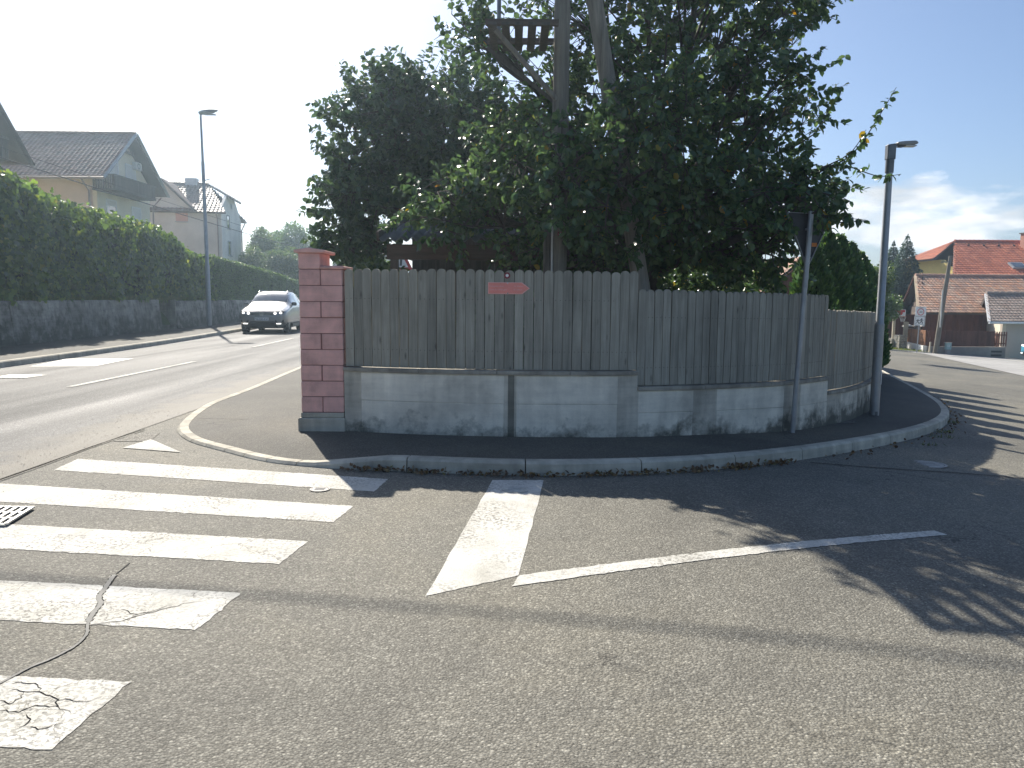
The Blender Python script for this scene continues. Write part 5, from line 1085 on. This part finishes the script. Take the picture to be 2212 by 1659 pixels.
gable(rh, [(31.7, 54.3, gzz), (31.7, 65.7, gzz), (31.7, 65.7, 2.6), (31.7, 62.3, 4.5), (31.7, 57.7, 4.5), (31.7, 54.3, 2.6)], (.3, 0, 0), 'plaster_yellow'); MB().box(32.0, 51, 54.3, 65.7, gzz, 2.6).build('wall', 'plaster_yellow', rh)
ch = MB().box(38.5, 39.9, 58.4, 59.3, 4.6, 6.55).build('chimney', 'chimney_red', rh); MB().box(38.42, 39.98, 58.32, 59.38, 6.55, 6.63).build('chimney_cap', 'soffit', ch)
ey_ = V((0, 6.4, 3.73)); ey_ /= np.linalg.norm(ey_); en = V((0, -ey_[2], ey_[1])); c_ = V((36.6, 56.5, 3.99)); sk2 = MB().prism([(-.5, -.4), (.5, -.4), (.5, .4), (-.5, .4)], c_+en*.02, (1, 0, 0), ey_, en*.12).build('skylight', 'trim_grey', rh); MB().prism([(-.4, -.3), (.4, -.3), (.4, .3), (-.4, .3)], c_+en*.145, (1, 0, 0), ey_, en*.012).build('skylight_pane', 'skylight_glass', sk2)
for k in range(5): c_ = V((34.6+k*1.15, 59.3, 5.62)); MB().prism([(-.1, 0), (.1, 0), (0, .16)], c_+en*.02, (1, 0, 0), ey_, en*.1).build('vent_tile', 'soffit', rh)

# ------------------------------------------------------------------ yard furniture on the right
wl_ = thing('low_wall', (24, 40.5, -1.3), 'low rough plinth wall under the brown plank fence', 'wall')
MB().box(21.8, 25.95, 40.45, 40.65, -1.8, -.93).build('front_plinth', 'plinth_brown', wl_)
a, b = V((21.8, 40.45)), V((22.1, 43.3)); m = MB(); m.hexa([(21.6, 40.45, -1.8), (21.798, 40.45, -1.8), (22.25, 43.3, -1.8), (22.05, 43.3, -1.8), (21.6, 40.45, -.90), (21.798, 40.45, -.90), (22.25, 43.3, -.82), (22.05, 43.3, -.82)]); m.build('side_plinth', 'plaster_white', wl_)
for k in range(3): MB().box(25.2, 25.75, 40.43, 40.452, -1.62+k*.2, -1.52+k*.2).build('vent_slot', 'soffit', wl_)
pf = thing('plank_fence', (24, 40.5, -.9), 'brown plank fence in front of the barn', 'fence')
for k in range(34): x = 21.83+k*.104; MB().box(x, x+.1, 40.5, 40.53, -.90, -.11+RNG.uniform(-.008, .008)).build('plank', 'wood_brown', pf)
for k in range(5): x = 25.45+k*.125; MB().box(x, x+.06, 40.5, 40.53, -.90, -.13).build('plank', 'wood_brown', pf)
for zz in (-.75, -.3): MB().box(21.83, 26.0, 40.535, 40.57, zz-.03, zz+.03).build('rail', 'wood_brown', pf)
for k in range(25): t_ = k/25; x, y = 21.72+.42*t_, 40.5+2.75*t_; MB().bar((x, y, -.86+.06*t_), (x+.0165, y+.105, -.86+.06*t_), .03, .0, (0, 0, 1)) if False else MB().hexa([(x, y, -.88), (x+.03, y, -.88), (x+.046, y+.105, -.88), (x+.016, y+.105, -.88), (x, y, -.08), (x+.03, y, -.08), (x+.046, y+.105, -.08), (x+.016, y+.105, -.08)]).build('plank', 'wood_brown_sunlit', pf)  # side run of the brown fence, its sunlight painted in as orange
px_, py_ = 21.95, 39.9; up_ = thing('timber_pole', (px_, py_, -1.3), 'leaning grey timber pole in front of the plank fence', 'utility pole')
soft(MB().tube([(px_, py_, -1.6), (px_+.22, py_, 1.2), (px_+.46, py_, 3.75)], [.135, .115, .085], 12).build('pole', 'wood_pole', up_)); MB().bar((px_+.42, py_-.1, 3.45), (px_-.05, py_-.1, 3.43), .05, .05).build('bracket', 'steel_dark', up_); MB().bar((px_-.32, py_, -1.6), (px_-.27, py_, -.66), .07, .07).build('stake', 'wood_pale', up_); MB().box(px_+.07, px_+.13, py_-.15, py_-.11, .1, 2.0).build('conduit', 'conduit', up_)
zx, zy = 20.72, 39.3; zg_ = tz(zx); zs = thing('zone_sign', (zx, zy, zg_), 'white 30 zone sign with a running children plate below it', 'traffic sign')
soft(MB().tube([(zx-.02, zy+.04, zg_-.2), (zx+.03, zy+.04, 1.1)], .03, 8).build('post', 'galvanised', zs))
p1 = MB().box(zx-.245, zx+.305, zy-.006, zy+.006, .695, 1.165).build('zone_plate', 'sign_white', zs); p2 = MB().box(zx-.265, zx+.285, zy-.006, zy+.006, .205, .68).build('children_plate', 'sign_white', zs)
MB().disc((zx+.03, zy-.007, .895), (1, 0, 0), (0, 0, 1), .175, (0, -.003, 0), 28, .14).build('speed_ring', 'sign_red', p1); text('30', .17, (zx+.03, zy-.009, .835), (1, 0, 0), (0, 0, 1), 'sign_black', p1, align='CENTER'); text('CONA', .085, (zx+.03, zy-.009, 1.085), (1, 0, 0), (0, 0, 1), 'sign_black', p1, align='CENTER')
m = MB()
for a, b in (((-.235, .235), (.255, .235)), ((-.235, .65), (.255, .65))): m.box(zx+a[0], zx+b[0], zy-.010, zy-.007, a[1]-.006, a[1]+.006)
for x in (-.235, .255): m.box(zx+x-.006, zx+x+.006, zy-.010, zy-.007, .241, .644)
m.build('border', 'sign_black', p2)
def runner(cx, cz, s_):
    m = MB(); pt = lambda u, v: (zx+cx+u*s_, zy-.009, cz+v*s_)
    m.disc(pt(.02, .98), (1, 0, 0), (0, 0, 1), .10*s_, (0, -.002, 0), 12)
    for path in ([(0, .86), (-.06, .45)], [(.0, .82), (.22, .66), (.32, .74)], [(0, .82), (-.26, .74), (-.34, .55)], [(-.06, .48), (.2, .32), (.12, .05), (.2, .02)], [(-.06, .48), (-.2, .2), (-.42, .12), (-.46, .02)]):
        for a, b in zip(path, path[1:]): m.bar(pt(*a), pt(*b), .13*s_, .004, (0, -1, 0))
    m.build('running_child', 'sign_black', p2)
runner(-.09, .30, .22); runner(.10, .29, .27)
cx_, cy_ = at(2047, 760, 39.9)[:2]; cg = tz(cx_); cab = thing('meter_cabinet', (cx_, cy_, cg), 'small grey green meter cabinet on a pedestal by the plank fence', 'cabinet')
MB().box(cx_-.10, cx_+.10, cy_-.08, cy_+.08, cg-.2, -1.05).build('pedestal', 'cabinet_base', cab); cb_ = MB().box(cx_-.125, cx_+.125, cy_-.1, cy_+.1, -1.05, -.70).build('box', 'cabinet_teal', cab, bevel=.01); MB().box(cx_-.14, cx_+.14, cy_-.12, cy_+.12, -.70, -.67).build('lid', 'cabinet_base', cab); MB().box(cx_+.06, cx_+.075, cy_-.108, cy_-.1, -.93, -.85).build('handle', 'steel_dark', cb_); m = MB(); m.disc((cx_-.02, cy_-.101, -.85), (1, 0, 0), (0, 0, 1), .06, (0, -.002, 0), 14, .042); m.build('emblem', 'trim_white', cb_)
# basketball hoop
bx_, by_, _ = at(1931, 700, 44); bh = thing('basketball_hoop', (bx_, by_, -1.3), 'childrens basketball hoop with red and white backboard', 'basketball hoop')
MB().box(bx_-.07, bx_+.07, by_-.05, by_+.05, -1.5, .42).build('post', 'wood_pale', bh); MB().bar((bx_, by_, .3), (bx_+.22, by_-.1, .62), .07, .07).build('arm', 'wood_pale', bh)
bb = MB().box(bx_-.1, bx_+.56, by_-.14, by_-.11, .56, .96).build('backboard', 'trim_white', bh); MB().box(bx_-.06, bx_+.52, by_-.145, by_-.141, .80, .93).build('red_band', 'sign_red', bb); MB().disc((bx_+.27, by_-.146, .76), (1, 0, 0), (0, 0, 1), .12, (0, -.003, 0), 14).build('red_disc', 'sign_red', bb); MB().disc((bx_+.3, by_-.36, .56), (1, 0, 0), (0, 1, 0), .17, (0, 0, .015), 18, .155).build('rim', 'orange', bh)
m = MB()
for k in range(12):
    a = k*math.pi/6; m.tube([(bx_+.3+.165*math.cos(a), by_-.36+.165*math.sin(a), .56), (bx_+.3+.08*math.cos(a+.4), by_-.36+.08*math.sin(a+.4), .26)], .008, 4)
m.build('net', 'net', bh)
def gabion(px0, px1, py0, py1, Y, label, seed):
    rg = np.random.default_rng(seed); a = at(px0, py1, Y); b = at(px1, py0, Y); t = thing('stone_stack', ((a[0]+b[0])/2, Y, a[2]), label, 'stone stack', 'stacked stones on the verge')
    MB().box(a[0]+.06, b[0]-.06, Y+.06, Y+.7, a[2]-.2, b[2]-.06).build('core', 'concrete_old', t)
    nx = int((b[0]-a[0])/.11); nz_ = int((b[2]-a[2])/.085)
    for i in range(nx):
        for k in range(nz_):
            x = a[0]+.11*i+.05+rg.normal(0, .012); z = a[2]+.085*k+.04+rg.normal(0, .006); m = MB(); q = [(x+sx_*.05*rg.uniform(.75, 1.05), Y-.02+sy_*.06*rg.uniform(.7, 1.2)+.03, z+sz_*.038*rg.uniform(.75, 1.05)) for sz_ in (-1, 1) for sx_, sy_ in ((-1, -1), (1, -1), (1, 1), (-1, 1))]; m.hexa(q); m.build('stone', 'stone', t)
gabion(1923, 1939, 729, 751, 42.6, 'shorter stack of pale stones beside the white pickets', 101); gabion(1940, 1963, 722, 757, 41.9, 'taller stack of pale stones at the end of the plank fence', 102)
a = at(1966, 722, 42.8); bs = thing('brick_pallet', (a[0], a[1], -1.2), 'pallet of grey bricks under a crumpled tarp behind the planks tinted as if sunlit', 'brick pallet')
for k in range(9):
    for j in range(2): MB().box(a[0]-.05+j*.26, a[0]+.19+j*.26, a[1]+.4, a[1]+.62, -1.2+k*.125, -1.085+k*.125).build('brick', 'stone', bs)
m = MB(); m.grid(lambda u, v: (a[0]-.05+.95*u, a[1]+.25+.6*v, .03+.09*math.sin(u*7+v*3)*math.sin(v*5)+.12*u*(1-u)), 10, 6); ob = m.build('tarp', 'tarp', bs, smooth=True); ob.modifiers.new('s', 'SOLIDIFY').thickness = .01
a = at(1955, 715, 43.0); cbd = thing('leaning_board', (a[0], a[1], -1.2), 'tall beige board standing upright behind the stone stacks', 'board'); m = MB(); m.prism([(0, -1.3), (.26, -1.3), (.28, .28), (.02, .30)], (a[0]-.1, a[1], 0), (1, 0, 0), (0, 0, 1), (0, .05, 0)); m.build('panel', 'cardboard', cbd); MB().bar((a[0]-.06, a[1]+.06, -1.3), (a[0]+.05, a[1]+.06, .2), .05, .04).build('batten', 'wood_pale', cbd)
wf = thing('white_fence', (20.9, 43.0, -1.2), 'short white picket fence beside the stone stacks', 'fence')
for k in range(9): x = 20.45+k*.105; MB().prism([(0, 0), (.085, 0), (.085, .5), (.0425, .57), (0, .5)], (x, 43.0, -1.28), (1, 0, 0), (0, 0, 1), (0, .02, 0)).build('picket', 'wood_white', wf)
MB().box(20.45, 21.38, 43.021, 43.05, -1.1, -1.04).build('rail', 'wood_white', wf); MB().box(20.45, 21.38, 43.021, 43.05, -.9, -.84).build('rail', 'wood_white', wf)
sc2 = thing('board_screen', (23.5, 47.2, -1.4), 'dark brown boarded screen behind the basketball hoop', 'fence')
for k in range(22): x = 22.0+k*.12; MB().box(x, x+.114, 47.2+(k % 2)*.01, 47.23+(k % 2)*.01, -1.6, .62).build('board', 'wood_brown', sc2)
MB().box(22, 24.64, 47.25, 47.3, .2, .28).build('rail', 'wood_brown', sc2)
# verge grass and kerb strip
rg = np.random.default_rng(110); n = 5000; X = rg.uniform(18.6, 21.7, n); Y = 40.0+rg.random(n)*2.9+(21.7-X)*.3; P = np.stack([X, Y, np.array([tz(x) for x in X])-.02], 1); o = leaves('verge_grass', P, rg.normal(0, .5, (n, 3))+V((0, 0, 1)), rg.normal(size=(n, 3)), rg.uniform(.06, .2, n), 'blade', 'grass_blade'); tag(o, 'yellowish grass verge in front of the stone stacks', 'grass', None, 'stuff')
m = MB(); m.grid(lambda u, v: (18.0+3.9*u, 39.75+3.6*v+(1-u)*1.0, tz(18+3.9*u)+.012), 6, 4); structure(m.build('verge', 'meadow'))
vk = Path([(17.2, 40.9), (19.5, 40.2), (21.6, 39.65)]); kerb3 = structure(bpy.data.objects.new('kerb_verge', None)); COL.objects.link(kerb3); kerb_run(vk, kerb3, lambda s: .06, 0, vk.L, lambda s: 1.0, .15, 1)

# ------------------------------------------------------------------ cars
def car(name, loc, rotz, label, body_mat, Lc=4.5, Hc_=1.66, Wc=.92, plate=None, emblem=True):
    t = thing(name, loc, label, 'car', rotz=rotz, local=True); h = Hc_/1.66
    #       y     zlow  zbelt wmax  wtop  ztop
    ST = [(0.00, .42, .70, .60, .52, .74), (.06, .30, .76, .80, .66, .84), (.28, .26, .86, .90, .76, .95), (.70, .26, .94, .92, .78, 1.02), (1.15, .26, 1.00, .92, .76, 1.09), (1.38, .26, 1.03, .92, .72, 1.16),
          (1.75, .26, 1.05, .92, .66, 1.42), (2.10, .26, 1.05, .92, .62, 1.58), (2.5, .26, 1.05, .92, .63, 1.64), (3.2, .26, 1.06, .92, .62, 1.645), (3.85, .26, 1.07, .92, .60, 1.58), (4.15, .28, 1.07, .90, .58, 1.36), (4.38, .32, 1.04, .86, .60, 1.10), (4.5, .40, .95, .74, .55, .98)]
    ks = Lc/4.5; m = MB(); rings = []
    for y, zl, zb_, w, wt, zt_ in ST:
        w *= Wc/.92; wt *= Wc/.92; zl, zb_, zt_ = zl*h, zb_*h, zt_*h
        half = [(0, zl), (w*.86, zl), (w*.97, zl+.12), (w, (zl+zb_)*.5), (w*.985, zb_-.06), (w*.955, zb_), (wt+.035, zt_-.07), (wt-.05, zt_-.015), (0, zt_+.012)]
        rings.append([(x, y*ks, z) for x, z in half]+[(-x, y*ks, z) for x, z in reversed(half[1:-1])])
    n = len(rings[0])
    for r_ in rings: m.v += r_
    for i in range(len(rings)-1):
        for j in range(n):
            j2 = (j+1) % n; m.f.append((i*n+j, (i+1)*n+j, (i+1)*n+j2, i*n+j2))
    m.f.append(tuple(range(n))); m.f.append(tuple(reversed(range((len(rings)-1)*n, len(rings)*n)))); body = m.build('body', body_mat, t, smooth=True); ms = body.modifiers.new('sub', 'SUBSURF'); ms.levels = 1; ms.render_levels = 2
    R = lambda i, j: V(rings[i][j])
    # windscreen and side windows slightly proud of the body
    def pane(name_, pts, off, mat='window_glass', par=t): q = [V(p)+V(off) for p in pts]; return MB().face(*q).build(name_, mat, par)
    zb1 = 1.08*h; W2 = Wc/.92
    ms.levels = 2; bpy.context.view_layer.update(); ev = body.evaluated_get(bpy.context.evaluated_depsgraph_get()); em_ = ev.to_mesh()
    vn = [V(v.co)+V(v.normal)*.005 for v in em_.vertices]; polys = [(tuple(p.vertices), V(p.center), V(p.normal)) for p in em_.polygons]; ev.to_mesh_clear()
    def skin(name_, test):
        q = [p[0] for p in polys if test(p[1], p[2])]
        if not q: return
        ids = sorted({i for f in q for i in f}); ix = {a: b for b, a in enumerate(ids)}; g = MB(); g.v = [tuple(vn[i]) for i in ids]; g.f = [tuple(ix[i] for i in f) for f in q]; g.build(name_, 'window_glass', t, smooth=True)
    skin('windscreen', lambda c, n_: 1.46*ks < c[1] < 2.06*ks and n_[2] > .25 and abs(n_[0]) < .62 and abs(c[0]) < .66)
    skin('rear_window', lambda c, n_: c[1] > 3.98*ks and c[2] > 1.12*h and n_[1] > .4 and abs(n_[0]) < .6)
    for s_ in (-1, 1):
        for ya, yb_ in ((1.70, 2.42), (2.50, 3.24), (3.32, 3.90)):
            skin('side_window', lambda c, n_: ya*ks < c[1] < yb_*ks and s_*n_[0] > .62 and 1.07*h < c[2] < 1.50*h and s_*c[0] > 0)
        soft(MB().tube([(s_*.555*W2, 2.15*ks, 1.57*h), (s_*.555*W2, 2.3*ks, 1.645*h), (s_*.545*W2, 3.5*ks, 1.645*h), (s_*.535*W2, 3.7*ks, 1.56*h)], .018, 6).build('roof_rail', 'steel_dark', t))
        mm = MB(); mm.hexa([(s_*.84*W2, 1.55*ks, 1.06*h), (s_*1.04*W2, 1.58*ks, 1.06*h), (s_*1.04*W2, 1.70*ks, 1.06*h), (s_*.84*W2, 1.70*ks, 1.06*h), (s_*.84*W2, 1.57*ks, 1.20*h), (s_*1.02*W2, 1.6*ks, 1.19*h), (s_*1.02*W2, 1.70*ks, 1.19*h), (s_*.84*W2, 1.70*ks, 1.20*h)]); mr = mm.build('mirror', 'car_trim' if s_ > 0 else body_mat, t, bevel=.03)
        hl = MB(); hl.hexa([(s_*.40*W2, .035, .71*h), (s_*.78*W2, .12, .72*h), (s_*.80*W2, .3, .74*h), (s_*.42*W2, .2, .73*h), (s_*.42*W2, .05, .82*h), (s_*.80*W2, .15, .86*h), (s_*.82*W2, .34, .87*h), (s_*.44*W2, .2, .84*h)]); ho = hl.build('headlight', 'car_trim', t, bevel=.015)
        for k in range(2): MB().disc((s_*(.50+.2*k)*W2, .025+.055*k, .775*h+.012*k), (1, .2*s_, 0), (0, 0, 1), .05, (0, -.012, 0), 12).build('lamp', 'headlight', ho)
        MB().hexa([(s_*.50*W2, .005, .43*h), (s_*.80*W2, .09, .43*h), (s_*.80*W2, .2, .43*h), (s_*.5*W2, .1, .43*h), (s_*.5*W2, .01, .52*h), (s_*.82*W2, .09, .52*h), (s_*.82*W2, .2, .52*h), (s_*.5*W2, .1, .52*h)]).build('air_intake', 'car_trim', t)
        MB().box(s_*.62*W2-.09, s_*.62*W2+.09, .03, .06, .36*h, .39*h).build('fog_lamp', 'headlight', t)
        for yw in (.86*ks, 3.55*ks):
            tw = MB(); R_ = .345
            for k in range(24):
                a0, a1 = k*math.pi/12, (k+1)*math.pi/12
                for (r0, r1, x0_, x1_) in ((R_*.66, R_*.95, .0, .012), (R_*.95, R_, .012, .03), (R_, R_, .03, .19)):
                    xa, xb_ = s_*(Wc*.955-x0_), s_*(Wc*.955-x1_); q = [(xa, yw+r0*math.cos(a0), R_+r0*math.sin(a0)), (xa, yw+r0*math.cos(a1), R_+r0*math.sin(a1)), (xb_, yw+r1*math.cos(a1), R_+r1*math.sin(a1)), (xb_, yw+r1*math.cos(a0), R_+r1*math.sin(a0))]; tw.face(*q)
            wh = tw.build('wheel', 'rubber', t, smooth=True)
            rm = MB(); rm.disc((s_*(Wc*.955-.03), yw, R_), (0, 1, 0), (0, 0, 1), R_*.68, (s_*.012, 0, 0), 20, R_*.58)
            for k in range(5): a0 = k*2*math.pi/5; rm.bar((s_*(Wc*.955-.02), yw, R_), (s_*(Wc*.955-.02), yw+R_*.62*math.cos(a0), R_+R_*.62*math.sin(a0)), .05, .025, (1, 0, 0))
            rm.build('rim', 'rim_alloy', wh); MB().disc((s_*(Wc*.955-.05), yw, R_), (0, 1, 0), (0, 0, 1), R_*.66, (-s_*.01, 0, 0), 20).build('brake', 'car_trim', wh)
            arch = MB(); arch.disc((s_*(Wc*.955+.004), yw, R_), (0, 1, 0), (0, 0, 1), R_*1.15, (-s_*.14, 0, 0), 24, R_*1.02); arch.build('wheel_arch', 'car_trim', t)
        MB().bar((s_*Wc*.985, 1.25*ks, .30*h), (s_*Wc*.985, 3.15*ks, .30*h), .04, .10).build('sill_cladding', 'car_trim', t)
    gr = MB(); gr.hexa([(-.43*W2, .0, .70*h), (.43*W2, .0, .70*h), (.43*W2, .1, .70*h), (-.43*W2, .1, .70*h), (-.42*W2, .0, .805*h), (.42*W2, .0, .805*h), (.42*W2, .1, .805*h), (-.42*W2, .1, .805*h)]); go = gr.build('grille', 'car_trim', t)
    for k in range(2): MB().box(-.42*W2, .42*W2, -.008, .0, (.725+.05*k)*h, (.737+.05*k)*h).build('grille_bar', 'chrome', go)
    MB().hexa([(-.62*W2, .02, .24*h), (.62*W2, .02, .24*h), (.7*W2, .3, .22*h), (-.7*W2, .3, .22*h), (-.44*W2, -.01, .46*h), (.44*W2, -.01, .46*h), (.7*W2, .3, .46*h), (-.7*W2, .3, .46*h)]).build('lower_bumper', 'car_trim', t)
    MB().box(-.84*W2, .84*W2, .3, 4.2*ks, .19*h, .30*h).build('underbody', 'car_trim', t)
    pl = MB().box(-.26, .26, -.022, -.008, .50*h, .61*h).build('number_plate', 'sign_white', t)
    if plate: text(plate, .10, (0, -.0235, .52*h), (1, 0, 0), (0, 0, 1), 'sign_black', pl, align='CENTER')
    if emblem:
        em = MB().disc((0, -.012, .757*h), (1, 0, 0), (0, 0, 1), .075, (0, -.006, 0), 20, .062).build('emblem', 'chrome', t); m = MB(); e0 = lambda u, v: (u*.062, -.014, .757*h+v*.062)
        for a, b in (((-.45, .85), (0, -.05+.2)), ((0, .15), (.45, .85)), ((-.88, .25), (-.42, -.85)), ((-.42, -.85), (0, .0)), ((0, 0), (.42, -.85)), ((.42, -.85), (.88, .25))): m.bar(e0(*a), e0(*b), .012, .006, (0, -1, 0))
        m.build('emblem_strokes', 'chrome', em)
    return t
car('approaching_car', (-9.62, 29.6, .008), math.radians(5.5), 'silver sport utility car driving towards the junction on the main road', 'paint_silver', plate='SG HA-KVI')
bxx, byy = gp(2204, 783); car('parked_car', (bxx+.98, byy+.9, tz(bxx)+.01), math.radians(-90), 'light blue car parked at the edge of the paved yard', 'paint_blue', 4.0, 1.5, .86, emblem=False)

# ------------------------------------------------------------------ hills, and air added for lens glare
m = MB(); nseg = 200
def ridge(a): return 9.0+2.6*math.sin(a*5+1)+1.5*math.sin(a*11+2)+.8*math.sin(a*23)+.5*math.sin(a*61)+.3*math.sin(a*140)
m.grid(lambda u, v: ((215+65*v)*math.sin(u*2*math.pi), (215+65*v)*math.cos(u*2*math.pi), -3.2+(ridge(u*2*math.pi)+3.0)*math.sin(v*math.pi*.8)), nseg*2, 8); structure(m.build('hills', 'hill_forest', smooth=True))
t = MT('veil_air'); t.nt.nodes.remove(t.b)
pv = t.n('ShaderNodeVolumePrincipled'); pv.inputs['Color'].default_value = (0.66, 0.85, 1.0, 1); pv.inputs['Density'].default_value = VEIL_DENSITY; pv.inputs['Anisotropy'].default_value = 0.70
t.l(pv.outputs['Volume'], t.out.inputs['Volume']); MATS['veil_air'] = t.m
hz_ = MB().box(-300, 300, -300, 300, -5.0, 15.5).build('veil', 'veil_air'); tag(hz_, 'thin added haze filling the air of the whole street', 'veil', None, 'stuff')  # scattering volume added mostly to imitate lens veiling glare
